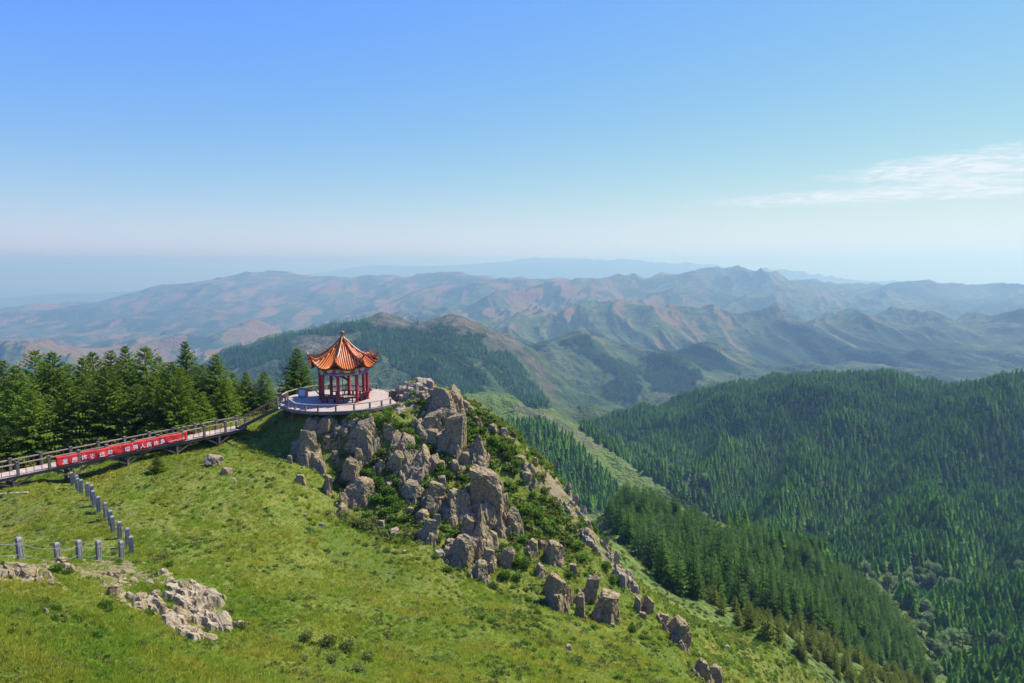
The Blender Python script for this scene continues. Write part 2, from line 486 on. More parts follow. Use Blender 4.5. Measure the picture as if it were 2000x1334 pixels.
class NT:
    """small helper for node materials"""

    def __init__(self, name):
        m = bpy.data.materials.new(name)
        m.use_nodes = True
        self.m, self.n, self.l = m, m.node_tree.nodes, m.node_tree.links
        self.n.clear()
        self.out = self.n.new('ShaderNodeOutputMaterial')
        MATS[name] = m

    def node(self, t, **kw):
        n = self.n.new('ShaderNode' + t)
        for k, v in kw.items():
            setattr(n, k, v)
        return n

    def put(self, sock, v):
        if v is None:
            return
        if isinstance(v, bpy.types.NodeSocket):
            self.l.new(v, sock)
        elif isinstance(v, (tuple, list)) and len(v) == 3 and sock.type == 'RGBA':
            sock.default_value = (*v, 1)
        else:
            sock.default_value = v

    def coord(self, kind='Object', scale=None):
        o = self.node('TexCoord').outputs[kind]
        if scale is not None:
            mp = self.node('Mapping')
            mp.inputs['Scale'].default_value = scale if isinstance(scale, (tuple, list)) else (scale,) * 3
            self.l.new(o, mp.inputs[0])
            o = mp.outputs[0]
        return o

    def pos(self):
        return self.node('NewGeometry').outputs['Position']

    def noise(self, vec, scale, detail=3, rough=0.55, dist=0.0):
        n = self.node('TexNoise')
        self.put(n.inputs['Vector'], vec)
        n.inputs['Scale'].default_value = scale
        n.inputs['Detail'].default_value = detail
        n.inputs['Roughness'].default_value = rough
        n.inputs['Distortion'].default_value = dist
        return n.outputs['Fac']

    def math(self, op, a, b=None, c=None, clamp=False):
        n = self.node('Math', operation=op, use_clamp=clamp)
        for i, v in enumerate((a, b, c)):
            self.put(n.inputs[i], v)
        return n.outputs[0]

    def ramp(self, fac, stops, interp='LINEAR'):
        n = self.node('ValToRGB')
        n.color_ramp.interpolation = interp
        e = n.color_ramp.elements
        while len(e) < len(stops):
            e.new(0.5)
        for i, (p, c) in enumerate(stops):
            e[i].position = p
            e[i].color = (c, c, c, 1) if isinstance(c, (int, float)) else (*c, 1)
        self.put(n.inputs[0], fac)
        return n.outputs[0]

    def mix(self, fac, a, b, mode='MIX'):
        n = self.node('Mix', data_type='RGBA', blend_type=mode)
        self.put(n.inputs[0], fac)
        self.put(n.inputs[6], a)
        self.put(n.inputs[7], b)
        return n.outputs[2]

    def attr(self, name):
        return self.node('Attribute', attribute_name=name).outputs['Fac']

    def bump(self, h, strength, dist):
        n = self.node('Bump')
        n.inputs['Strength'].default_value = strength
        n.inputs['Distance'].default_value = dist
        self.put(n.inputs['Height'], h)
        return n.outputs[0]

    def bsdf(self, color, rough=0.8, normal=None, spec=0.3, metal=0.0, **kw):
        n = self.node('BsdfPrincipled')
        self.put(n.inputs['Base Color'], color)
        self.put(n.inputs['Roughness'], rough)
        self.put(n.inputs['Specular IOR Level'], spec)
        self.put(n.inputs['Metallic'], metal)
        if normal is not None:
            self.put(n.inputs['Normal'], normal)
        for k, v in kw.items():
            self.put(n.inputs[k], v)
        self.l.new(n.outputs[0], self.out.inputs['Surface'])
        return self.m


def flat(name, color, rough=0.6, spec=0.3, metal=0.0, var=0.25, vscale=6.0):
    t = NT(name)
    n = t.noise(t.coord('Object'), vscale, 4)
    f = t.ramp(n, [(0.25, 1 - var), (0.75, 1 + var * 0.6)])
    return t.bsdf(t.mix(1.0, color, f, 'MULTIPLY'), rough, None, spec, metal)


# land of the far country: cover comes from where woods, bare slopes and cliffs lie
t = NT('land')
p = t.pos()
n1 = t.noise(p, 0.004, 5)
n2 = t.noise(p, 0.035, 5, 0.65)
n3 = t.noise(p, 0.25, 4, 0.6)
grass = t.ramp(n1, [(0.3, (0.034, 0.064, 0.020)), (0.5, (0.052, 0.085, 0.027)), (0.72, (0.095, 0.108, 0.042))])
grass = t.mix(t.ramp(n2, [(0.42, 0.0), (0.7, 0.75)]), grass, (0.040, 0.070, 0.022))
bare = t.ramp(n2, [(0.3, (0.19, 0.085, 0.042)), (0.55, (0.235, 0.120, 0.062)), (0.75, (0.18, 0.12, 0.07))])
wood = t.ramp(n3, [(0.3, (0.012, 0.030, 0.012)), (0.6, (0.030, 0.062, 0.022)), (0.8, (0.045, 0.080, 0.028))])
cliff = t.ramp(n2, [(0.38, (0.045, 0.040, 0.036)), (0.5, (0.11, 0.090, 0.070)), (0.68, (0.20, 0.155, 0.115))])
thick = t.noise(p, 0.011, 6, 0.7)
dry = t.noise(p, 0.018, 6, 0.72)
grass = t.mix(t.ramp(dry, [(0.48, 0.0), (0.60, 0.8)]), grass, (0.112, 0.128, 0.046))
grass = t.mix(t.ramp(thick, [(0.50, 0.0), (0.60, 0.75)]), grass, (0.022, 0.050, 0.018))
grass = t.mix(t.attr('meadow'), grass, t.ramp(t.noise(p, 0.4, 5, 0.65), [(0.3, (0.060, 0.105, 0.020)), (0.5, (0.100, 0.145, 0.028)), (0.7, (0.150, 0.165, 0.045))]))
c = t.mix(t.attr('bare'), grass, bare)
c = t.mix(t.attr('cliff'), c, cliff)
c = t.mix(t.attr('wood'), c, wood)
hgt = t.math('ADD', t.math('MULTIPLY', n2, 6.0), n3)
t.bsdf(c, 0.95, t.bump(hgt, 0.8, 4.0), 0.1)

# grass of the near hill
t = NT('hill_grass')
p = t.pos()
n1 = t.noise(p, 0.16, 4)
n2 = t.noise(p, 1.3, 5, 0.65)
n3 = t.noise(p, 9.0, 4, 0.7)
n4 = t.noise(p, 0.05, 3)
g = t.ramp(n2, [(0.28, (0.098, 0.145, 0.018)), (0.48, (0.168, 0.210, 0.030)), (0.62, (0.230, 0.238, 0.048)), (0.8, (0.290, 0.250, 0.075))])
g = t.mix(t.ramp(n1, [(0.40, 0.0), (0.66, 0.7)]), g, (0.080, 0.145, 0.022))
g = t.mix(t.ramp(n4, [(0.45, 0.0), (0.7, 0.45)]), g, (0.235, 0.205, 0.065))
g = t.mix(1.0, g, t.ramp(n3, [(0.25, 0.7), (0.7, 1.25)]), 'MULTIPLY')
soil = t.ramp(n3, [(0.3, (0.25, 0.17, 0.10)), (0.7, (0.42, 0.31, 0.20))])
g = t.mix(t.math('MULTIPLY', t.attr('soil'), t.ramp(n2, [(0.38, 0.0), (0.52, 1.0)])), g, soil)
t.bsdf(g, 0.95, t.bump(t.math('ADD', n3, t.math('MULTIPLY', n2, 2.0)), 0.9, 0.25), 0.1)

# ------------------------------------------------------------------ the land itself
x, y, z = sheet('mountains', FAR_COLS, 108, 47000, 901)
d = y
u, v = to_px(x, y, z)
dzdy = np.gradient(z, axis=0) / np.maximum(np.gradient(y, axis=0), 1e-6)
dzdx = np.gradient(z, axis=1) / np.maximum(np.gradient(x, axis=1), 1e-6)
slope = np.sqrt(dzdx ** 2 + dzdy ** 2)
nb = fbm(x / 900, y / 900, 4, 5) + 0.8 * fbm(x / 160, y / 160, 3, 6)
aspect = np.clip(-dzdx * 1.0 - dzdy * 0.3, -0.6, 0.6)
left_w = 1 - smooth(950, 1500, u)
nb2 = fbm(x / 170, y / 380, 4, 15)
BARE = smooth(0.15, 0.60, 0.35 * nb + 0.75 * nb2 + 0.9 * aspect + 0.20 * left_w - 0.08) * smooth(1900, 2800, d)
BARE = BARE * (0.42 + 0.18 * left_w) * (1 - smooth(9000, 11500, d) * 0.9)
BARE += 0.2 * smooth(0.35, 0.6, nb) * smooth(1000, 1500, d) * (1 - smooth(1700, 2600, d))
WOODN = fbm(x / 420, y / 700, 4, 25) - 0.5 * aspect
WOOD = smooth(0.04, 0.20, WOODN - 0.5 * (BARE > 0.5)) * smooth(1800, 2300, d) * (1 - 0.6 * smooth(4500, 7500, d)) * (1 - smooth(9000, 11000, d))
CLIFF = np.zeros_like(d)
jit_u = u + 12 * fbm(x / 60, y / 60, 3, 71)
jit_v = v + 7 * fbm(x / 60, y / 60, 3, 72)


def zone(poly, y0, y1):
    return in_poly(jit_u, jit_v, poly) & (d > y0) & (d < y1)


WOOD_POLYS = [
    ([(420, 690), (560, 655), (720, 625), (735, 640), (650, 660), (560, 680), (470, 705)], 1300, 2000),
    ([(425, 700), (560, 668), (600, 680), (520, 710), (440, 730), (420, 720)], 1200, 2000),
    ([(545, 700), (640, 690), (700, 665), (720, 635), (830, 632), (905, 640), (985, 668), (1020, 715), (1060, 770), (1080, 812), (1020, 812), (965, 745), (935, 700), (915, 700),
      (975, 800), (900, 780), (820, 745), (770, 720), (745, 690), (725, 720), (640, 745), (540, 745)], 900, 1900),
    ([(1090, 668), (1150, 655), (1165, 690), (1250, 720), (1245, 790), (1180, 775), (1200, 735), (1130, 690)], 1500, 2600),
    ([(1260, 700), (1310, 690), (1370, 730), (1350, 770), (1280, 770), (1255, 740)], 1600, 2600),
    ([(990, 822), (1055, 826), (1110, 858), (1170, 912), (1205, 960), (1195, 1010), (1000, 960)], 440, 760),
]
for poly, y0, y1 in WOOD_POLYS:
    WOOD = np.maximum(WOOD, zone(poly, y0, y1) * 1.0)
for poly, y0, y1 in [
    ([(735, 612), (800, 608), (810, 640), (735, 640)], 1400, 1800), ([(810, 612), (850, 615), (845, 650), (812, 645)], 1400, 1800),
    ([(860, 605), (925, 605), (935, 655), (890, 650), (880, 640), (862, 650)], 1400, 1800), ([(945, 645), (1010, 655), (1015, 690), (950, 690)], 1300, 1800),
    ([(575, 655), (660, 655), (660, 680), (600, 700), (570, 680)], 1200, 1900), ([(1020, 690), (1045, 705), (1100, 760), (1092, 764), (1040, 722), (1010, 700)], 1200, 1900),
    ([(1010, 785), (1060, 800), (1110, 830), (1180, 880), (1165, 880), (1060, 818), (1000, 796)], 500, 760),
]:
    CLIFF = np.maximum(CLIFF, zone(poly, y0, y1) * 0.62)
WOOD *= 1 - CLIFF
# the woods near at hand stand on dark ground
FOREST_A = ((u > 1120) | (d > 900)) & (d > 200) & (d < 1150) & (z / y < 0)
mountains = bpy.data.objects.new('mountains', grid_mesh('mountains', x, y, z, {'bare': BARE, 'wood': WOOD, 'cliff': CLIFF, 'meadow': np.maximum((1 - smooth(300, 450, d)) * 0.9, (1 - smooth(640, 760, d)) * (u < 1300))}))
mountains['kind'] = 'structure'
COL.objects.link(mountains)
mountains.data.materials.append(MATS['land'])
FAR = (x, y, z, u, v, WOOD, CLIFF)

x, y, z = sheet('hillside', NEAR_COLS, 0.8, 108.6, 520)
u, v = to_px(x, y, z)
SOIL = np.zeros_like(x)
ju = u + 14 * fbm(x / 1.5, y / 1.5, 3, 81)
jv = v + 9 * fbm(x / 1.5, y / 1.5, 3, 82)
for poly, y0, y1 in [([(0, 1085), (100, 1095), (250, 1095), (310, 1130), (230, 1150), (150, 1120), (60, 1110), (0, 1120)], 22, 36),
                     ([(330, 1150), (430, 1180), (450, 1240), (400, 1230), (340, 1200)], 22, 36),
                     ([(730, 745), (850, 735), (880, 770), (800, 800), (740, 790)], 60, 72),
                     ([(1040, 900), (1090, 930), (1180, 1060), (1240, 1140), (1210, 1130), (1130, 1040), (1060, 960)], 45, 70)]:
    SOIL = np.maximum(SOIL, (in_poly(ju, jv, poly) & (y > y0) & (y < y1)) * 0.85)
hill = bpy.data.objects.new('hillside', grid_mesh('hillside', x, y, z, {'soil': SOIL}))
hill['kind'] = 'structure'
COL.objects.link(hill)
hill.data.materials.append(MATS['hill_grass'])
x_hill, z_hill, s_hill = x, z, SOIL
# ------------------------------------------------------------------ builders
def new_obj(name, me, mat=None, parent=None):
    o = bpy.data.objects.new(name, me)
    COL.objects.link(o)
    if mat is not None and me is not None and not me.materials:
        me.materials.append(MATS[mat] if isinstance(mat, str) else mat)
    if parent is not None:
        o.parent = parent
    return o


def tag(o, label, cat, group=None):
    o['label'] = label
    o['category'] = cat
    if group:
        o['group'] = group
    return o


def thing(name, label, cat, loc=(0, 0, 0), rotz=0.0, group=None):
    o = bpy.data.objects.new(name, None)
    o.empty_display_size = 0.3
    COL.objects.link(o)
    o.location = loc
    o.rotation_euler = (0, 0, rotz)
    return tag(o, label, cat, group)


def raw_mesh(name, verts, faces, mat=None, smooth_=False, tint=None):
    """faces: list, or an (n,4)/(n,3) array"""
    me = bpy.data.meshes.new(name)
    verts = np.asarray(verts, np.float32)
    if isinstance(faces, np.ndarray):
        k = faces.shape[1]
        me.vertices.add(len(verts))
        me.vertices.foreach_set('co', verts.ravel())
        me.loops.add(faces.size)
        me.loops.foreach_set('vertex_index', faces.astype(np.int32).ravel())
        me.polygons.add(len(faces))
        me.polygons.foreach_set('loop_start', np.arange(0, faces.size, k, dtype=np.int32))
        me.polygons.foreach_set('loop_total', np.full(len(faces), k, np.int32))
        me.polygons.foreach_set('use_smooth', np.full(len(faces), smooth_, bool))
        me.update()
    else:
        me.from_pydata([tuple(map(float, p)) for p in verts], [], faces)
        if smooth_:
            me.polygons.foreach_set('use_smooth', np.ones(len(me.polygons), bool))
        me.update()
    if tint is not None:
        a = me.attributes.new('tint', 'FLOAT', 'POINT')
        a.data.foreach_set('value', np.asarray(tint, np.float32))
    if mat:
        me.materials.append(MATS[mat])
    return me


def foliage(name, dark, mid, light, trans=0.3, obj_var=0.35, patch=None, pscale=1.0):
    t = NT(name)
    f = t.attr('tint')
    rnd = t.node('ObjectInfo').outputs['Random']
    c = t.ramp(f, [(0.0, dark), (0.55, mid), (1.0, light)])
    c = t.mix(1.0, c, t.ramp(rnd, [(0.0, 1 - obj_var), (1.0, 1 + obj_var)]), 'MULTIPLY')
    if patch:
        g_ = t.pos()
        c = t.mix(t.ramp(t.noise(g_, 0.35 * pscale, 4, 0.6), [(0.40, 0.0), (0.62, 0.8)]), c, t.mix(1.0, c, patch[0], 'MULTIPLY'))
        c = t.mix(t.ramp(t.noise(g_, 0.11 * pscale, 3, 0.6), [(0.46, 0.0), (0.66, 0.8)]), c, t.mix(1.0, c, patch[1], 'MULTIPLY'))
    d = t.node('BsdfDiffuse')
    tr = t.node('BsdfTranslucent')
    t.put(d.inputs['Color'], c)
    t.put(tr.inputs['Color'], t.mix(1.0, c, (1.1, 1.25, 0.7), 'MULTIPLY'))
    mx = t.node('MixShader')
    mx.inputs[0].default_value = trans
    t.l.new(d.outputs[0], mx.inputs[1])
    t.l.new(tr.outputs[0], mx.inputs[2])
    t.l.new(mx.outputs[0], t.out.inputs['Surface'])


foliage('spruce_needles', (0.082, 0.138, 0.013), (0.150, 0.218, 0.024), (0.240, 0.292, 0.046), 0.48, 0.20)
foliage('forest_needles', (0.042, 0.092, 0.016), (0.074, 0.140, 0.026), (0.115, 0.190, 0.040), 0.40, 0.32)
foliage('far_needles', (0.092, 0.205, 0.024), (0.128, 0.260, 0.034), (0.175, 0.315, 0.048), 0.50, 0.28, [(1.35, 1.15, 0.9), (0.72, 0.80, 1.0)], 0.14)
foliage('ridge_needles', (0.026, 0.088, 0.028), (0.042, 0.120, 0.038), (0.070, 0.155, 0.050), 0.35, 0.40)
foliage('young_needles', (0.055, 0.072, 0.012), (0.100, 0.120, 0.020), (0.150, 0.165, 0.034), 0.30, 0.28)
foliage('broad_leaves', (0.110, 0.160, 0.066), (0.175, 0.235, 0.105), (0.240, 0.300, 0.150), 0.40, 0.25)
foliage('shrub_leaves', (0.055, 0.105, 0.016), (0.100, 0.175, 0.026), (0.165, 0.240, 0.045), 0.40, 0.30)
foliage('dull_shrub', (0.105, 0.125, 0.032), (0.170, 0.185, 0.052), (0.240, 0.240, 0.080), 0.42, 0.25)
foliage('grass_blades', (0.180, 0.255, 0.024), (0.290, 0.350, 0.040), (0.425, 0.400, 0.090), 0.48, 0.25, [(1.35, 0.98, 1.15), (0.62, 0.85, 0.6)])
flat('bark', (0.115, 0.080, 0.055), 0.9, 0.1, 0, 0.45, 14)


def twig_quads(P, D, Wd, side, tint):
    """kites: base P, tip P+D, half width Wd along side"""
    n = len(P)
    a = P
    b = P + D * 0.45 + side * Wd[:, None]
    c = P + D
    d = P + D * 0.45 - side * Wd[:, None]
    V = np.stack([a, b, c, d], 1).reshape(-1, 3)
    F = np.arange(4 * n).reshape(n, 4)
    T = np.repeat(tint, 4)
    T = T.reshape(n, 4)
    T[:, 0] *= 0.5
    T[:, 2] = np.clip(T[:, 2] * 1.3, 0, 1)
    return V, F, T.ravel()


def spruce_crown(seed, h=1.0, base=0.05, rmax=0.26, whorls=24, nb=7, st=8, twl=0.075, tww=0.2, cross=True, droop=0.35, irregular=0.2, power=0.85):
    """a conifer of unit height: whorls of drooping branches hung with needle sprays"""
    r = np.random.default_rng(seed)
    P, D, Wd, S, T = [], [], [], [], []
    for w in range(whorls):
        f = (w + r.uniform(-0.35, 0.35)) / whorls
        f = min(max(f, 0.0), 0.985)
        zb = base + (1 - base) * f
        nbr = max(3, int(nb * (1 - 0.45 * f)))
        a0 = r.uniform(0, 2 * PI)
        for b in range(nbr):
            az = a0 + 2 * PI * b / nbr + r.uniform(-0.3, 0.3)
            ln = rmax * ((1 - f) ** power) * (1 + r.uniform(-irregular, irregular)) + 0.012
            if f < 0.12:
                ln *= 0.72 + 2.2 * f
            up = 0.55 * f + 0.05 - droop * (1 - f) * 0.6
            out = np.array([math.cos(az), math.sin(az), 0.0])
            lat = np.array([-math.sin(az), math.cos(az), 0.0])
            for s in range(st):
                q = (s + r.uniform(0.1, 0.9)) / st
                if q < 0.12:
                    continue
                zz = zb + ln * (up * q + 0.30 * droop * q * q)
                p = out * ln * q + np.array([0, 0, zz])
                sl = twl * (0.30 + 0.95 * (1 - f)) * (1.0 if q < 0.85 else 0.8) * r.uniform(0.75, 1.25)
                for sg in (-1, 1):
                    dv = out * r.uniform(0.5, 0.9) + lat * sg * r.uniform(0.45, 1.0) + np.array([0, 0, r.uniform(-0.45, 0.10)])
                    dv = dv / np.linalg.norm(dv) * sl
                    sd = np.cross(dv, [0, 0, 1.0])
                    sd = sd / (np.linalg.norm(sd) + 1e-9)
                    sd = sd * math.cos(0.4) + np.array([0, 0, 1]) * r.uniform(-0.5, 0.5)
                    tt = np.clip(0.15 + 0.65 * q + r.uniform(-0.2, 0.2), 0, 1)
                    P.append(p); D.append(dv); Wd.append(sl * tww); S.append(sd); T.append(tt)
                    if cross:
                        P.append(p); D.append(dv * r.uniform(0.6, 0.9) - np.array([0, 0, sl * 0.25])); Wd.append(sl * tww * 0.9)
                        S.append(np.array([0, 0, 1.0]) * 0.9 + sd * 0.3); T.append(np.clip(tt - 0.12, 0, 1))
    # leader shoot
    for k in range(5):
        a = k * 1.3
        P.append(np.array([0, 0, 0.955])); D.append(np.array([0.006 * math.cos(a), 0.006 * math.sin(a), 0.05])); Wd.append(0.006); S.append(np.array([math.cos(a), math.sin(a), 0])); T.append(0.7)
    V, F, TT = twig_quads(np.array(P), np.array(D), np.array(Wd), np.array(S), np.array(T))
    return V * h, F, TT


def far_crown(seed, tiers=6, n=6, rmax=0.2):
    """far conifer: tiers of separate flared boughs (kites) round a stem"""
    r = np.random.default_rng(seed)
    P, D, Wd, S, T = [], [], [], [], []
    for k in range(tiers):
        f = k / tiers
        ln = rmax * (1 - f) ** 0.9 * 1.15 + 0.02
        for b in range(n):
            az = 2 * PI * (b + 0.5 * (k % 2)) / n + r.uniform(-0.25, 0.25)
            out = np.array([math.cos(az), math.sin(az), 0])
            lat = np.array([-math.sin(az), math.cos(az), 0])
            l = ln * r.uniform(0.75, 1.2)
            top = 0.06 + 0.94 * f + 0.16 + r.uniform(-0.02, 0.02)
            P.append(np.array([0, 0, min(top, 1.0)])); D.append(out * l - np.array([0, 0, 0.17 * (1 - 0.35 * f)])); Wd.append(l * 0.42 + 0.012); S.append(lat + np.array([0, 0, r.uniform(-.2, .2)])); T.append(np.clip(0.5 + r.uniform(-.25, .35), 0, 1))
    return twig_quads(np.array(P), np.array(D), np.array(Wd), np.array(S), np.array(T))


def stem_mesh(name, h, r0, r1, seed=0, n=7, seg=5, wob=0.01):
    r = random.Random(seed)
    V, F = [], []
    for k in range(seg + 1):
        f = k / seg
        cx, cy = r.uniform(-wob, wob) * h * (k > 0), r.uniform(-wob, wob) * h * (k > 0)
        rr = r0 + (r1 - r0) * f
        if k == 0:
            rr *= 1.35
        for a in range(n):
            V.append((cx + rr * math.cos(2 * PI * a / n), cy + rr * math.sin(2 * PI * a / n), h * f - 0.03 * h * (k == 0)))
    for k in range(seg):
        for a in range(n):
            F.append((k * n + a, k * n + (a + 1) % n, (k + 1) * n + (a + 1) % n, (k + 1) * n + a))
    F.append(tuple(range(seg * n, seg * n + n)))
    return raw_mesh(name, V, F, 'bark', True)


def leaf_blob(seed, n, rx, rz, size, squash=0.0, clumps=9):
    """crown of many small leaves gathered into uneven clumps"""
    r = np.random.default_rng(seed)
    cs = r.normal(size=(clumps, 3))
    cs /= np.linalg.norm(cs, axis=1)[:, None]
    cs[:, 2] = np.abs(cs[:, 2]) * 0.9 - 0.15
    cs *= r.uniform(0.25, 0.72, (clumps, 1))
    rad = r.uniform(0.28, 0.52, clumps)
    k = r.integers(0, clumps, n)
    q = r.normal(size=(n, 3))
    q /= np.linalg.norm(q, axis=1)[:, None]
    p = cs[k] + q * (rad[k] * r.uniform(0.55, 1.0, n) ** 0.5)[:, None]
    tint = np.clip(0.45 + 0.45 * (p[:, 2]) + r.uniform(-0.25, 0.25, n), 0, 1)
    p = p * np.array([rx, rx, rz])
    d = q * 0.6 + r.normal(size=(n, 3)) * 0.6
    d /= np.linalg.norm(d, axis=1)[:, None]
    s = np.cross(d, r.normal(size=(n, 3)))
    s /= np.linalg.norm(s, axis=1)[:, None]
    ln = size * r.uniform(0.6, 1.3, n)
    return twig_quads(p, d * ln[:, None], ln * 0.38, s, tint)


# ------------------------------------------------------------------ scattering for what nobody could count
def template(name, me):
    o = bpy.data.objects.new(name, me)     # never linked: only its mesh is scattered
    return o


def scatter(name, label, pts, scl, rot, temps, seed=0):
    """one object whose geometry nodes set a template on each point"""
    pts = np.asarray(pts, np.float32)
    me = bpy.data.meshes.new(name)
    me.vertices.add(len(pts))
    me.vertices.foreach_set('co', pts.ravel())
    for k, v, ty in (('scl', scl, 'FLOAT_VECTOR'), ('rot', rot, 'FLOAT_VECTOR')):
        a = me.attributes.new(k, ty, 'POINT')
        a.data.foreach_set('vector', np.asarray(v, np.float32).ravel())
    var = np.random.default_rng(seed).integers(0, len(temps), len(pts))
    a = me.attributes.new('var', 'INT', 'POINT')
    a.data.foreach_set('value', var.astype(np.int32))
    o = new_obj(name, me)
    o['kind'] = 'stuff'
    o['label'] = label
    ng = bpy.data.node_groups.new('scatter_' + name, 'GeometryNodeTree')
    ng.interface.new_socket('Geometry', in_out='INPUT', socket_type='NodeSocketGeometry')
    ng.interface.new_socket('Geometry', in_out='OUTPUT', socket_type='NodeSocketGeometry')
    N, L = ng.nodes, ng.links
    gi, go = N.new('NodeGroupInput'), N.new('NodeGroupOutput')
    join = N.new('GeometryNodeJoinGeometry')

    def named(nm, ty):
        n = N.new('GeometryNodeInputNamedAttribute')
        n.data_type = ty
        n.inputs['Name'].default_value = nm
        return n.outputs[0]
    for i, tp in enumerate(temps):
        oi = N.new('GeometryNodeObjectInfo')
        oi.inputs['Object'].default_value = tp
        ip = N.new('GeometryNodeInstanceOnPoints')
        cmp_ = N.new('FunctionNodeCompare')
        cmp_.data_type = 'INT'
        cmp_.operation = 'EQUAL'
        L.new(named('var', 'INT'), cmp_.inputs[2])
        cmp_.inputs[3].default_value = i
        L.new(gi.outputs[0], ip.inputs['Points'])
        L.new(cmp_.outputs[0], ip.inputs['Selection'])
        L.new(oi.outputs['Geometry'], ip.inputs['Instance'])
        e2r = N.new('FunctionNodeEulerToRotation')
        L.new(named('rot', 'FLOAT_VECTOR'), e2r.inputs[0])
        L.new(e2r.outputs[0], ip.inputs['Rotation'])
        L.new(named('scl', 'FLOAT_VECTOR'), ip.inputs['Scale'])
        L.new(ip.outputs[0], join.inputs[0])
    L.new(join.outputs[0], go.inputs[0])
    md = o.modifiers.new('scatter', 'NODES')
    md.node_group = ng
    return o


def rand_rot(n, rng, tilt=0.05):
    return np.stack([rng.uniform(-tilt, tilt, n), rng.uniform(-tilt, tilt, n), rng.uniform(0, 2 * PI, n)], 1)


# ------------------------------------------------------------------ look-up of the far sheet
FX, FY, FZ, FU, FV, FWOOD, FCLIFF = FAR
_nyf, _nxf = FX.shape


def far_lookup(x, y):
    fx = np.clip(np.interp(x / y, FAR_COLS, np.arange(_nxf)), 0, _nxf - 1.001)
    fl = np.clip(np.interp(np.log(y), ROW_L, ROW_I), 0, _nyf - 1.001)
    ix, il = fx.astype(int), fl.astype(int)
    ax, al = fx - ix, fl - il
    z = (FZ[il, ix] * (1 - ax) + FZ[il, ix + 1] * ax) * (1 - al) + (FZ[il + 1, ix] * (1 - ax) + FZ[il + 1, ix + 1] * ax) * al
    return z, FWOOD[il, ix], FCLIFF[il, ix]


def jitter_grid(x0, x1, y0, y1, s, rng):
    gx, gy = np.meshgrid(np.arange(x0, x1, s), np.arange(y0, y1, s))
    gx = gx + rng.uniform(-0.45, 0.45, gx.shape) * s
    gy = gy + rng.uniform(-0.45, 0.45, gy.shape) * s
    return gx.ravel(), gy.ravel()


rng = np.random.default_rng(11)
# templates
NEAR_CROWNS = [raw_mesh('near_spruce_crown', *(lambda r: (r[0], r[1], 'spruce_needles', False, r[2]))(
    spruce_crown(100 + i, rmax=rm, whorls=32, nb=9, st=10, twl=0.074, tww=0.16, droop=dr, irregular=0.4, power=pw)))
    for i, (rm, dr, pw) in enumerate([(0.40, 0.30, 0.88), (0.43, 0.25, 0.82), (0.37, 0.36, 0.92), (0.42, 0.30, 0.76)])]
MID_CROWNS = [raw_mesh('forest_spruce_crown', *(lambda r: (r[0], r[1], 'forest_needles', False, r[2]))(
    spruce_crown(200 + i, rmax=rm, whorls=15, nb=7, st=4, twl=0.105, tww=0.22, cross=False, droop=0.3, irregular=0.25)))
    for i, rm in enumerate([0.20, 0.22, 0.18])]
YOUNG_CROWNS = [raw_mesh('young_spruce_crown', *(lambda r: (r[0], r[1], 'young_needles', False, r[2]))(
    spruce_crown(300 + i, rmax=rm, whorls=13, nb=7, st=4, twl=0.12, tww=0.24, cross=False, droop=0.15, irregular=0.25, power=0.7)))
    for i, rm in enumerate([0.27, 0.31])]
FAR_CROWNS = [raw_mesh('far_spruce_crown', *(lambda r: (r[0], r[1], 'far_needles', False, r[2]))(far_crown(400 + i, 9, 7, 0.27))) for i in range(3)]
SPECK_CROWNS = [raw_mesh('distant_spruce_crown', *(lambda r: (r[0], r[1], 'ridge_needles', False, r[2]))(far_crown(500 + i, 4, 5, 0.26))) for i in range(2)]
STEM = stem_mesh('spruce_trunk', 0.96, 0.020, 0.004, 3)


def spruce(name, label, x, y, h, crown_me, group, wide=1.0, seed=0, z=None, cat='tree'):
    r = random.Random(seed)
    zz = gz(x, y) if z is None else z
    o = thing(name, label, cat, (x, y, zz - 0.05), r.uniform(0, 6.28), group)
    o.rotation_euler = (r.uniform(-.03, .03), r.uniform(-.03, .03), r.uniform(0, 6.28))
    o.scale = (h * wide, h * wide, h)
    new_obj('trunk', STEM, None, o)
    new_obj('crown', crown_me, None, o)
    return o


# ---- wood on the near right-hand spur
A_POLY = [(1192, 1022), (1245, 1090), (1300, 1148), (1400, 1203), (1500, 1249), (1600, 1315), (1680, 1400), (1850, 1400), (1816, 1334), (1792, 1262), (1714, 1160),
          (1640, 1120), (1550, 1085), (1400, 1035), (1330, 1008), (1240, 975), (1190, 990)]
ax_, ay_ = jitter_grid(20, 260, 80, 330, 3.3, rng)
az_, _, _ = far_lookup(ax_, np.maximum(ay_, 109))
az_ = np.where(ay_ < 109, ground_z(ax_, ay_), az_)
au, av = to_px(ax_, ay_, az_)
inA = in_poly(au, av, A_POLY)
# ground hidden behind the crest carries trees too
inA |= (au > 1250) & (au < 1700) & (ay_ > 270) & (ay_ < 325) & (av > 985)
clear_ = ((au - 1403) / 34) ** 2 + ((av - 1035) / 22) ** 2 < 1
inA &= ~clear_ & (rng.uniform(size=len(ax_)) < 0.93)
ax_, ay_, az_, au, av = (q[inA] for q in (ax_, ay_, az_, au, av))
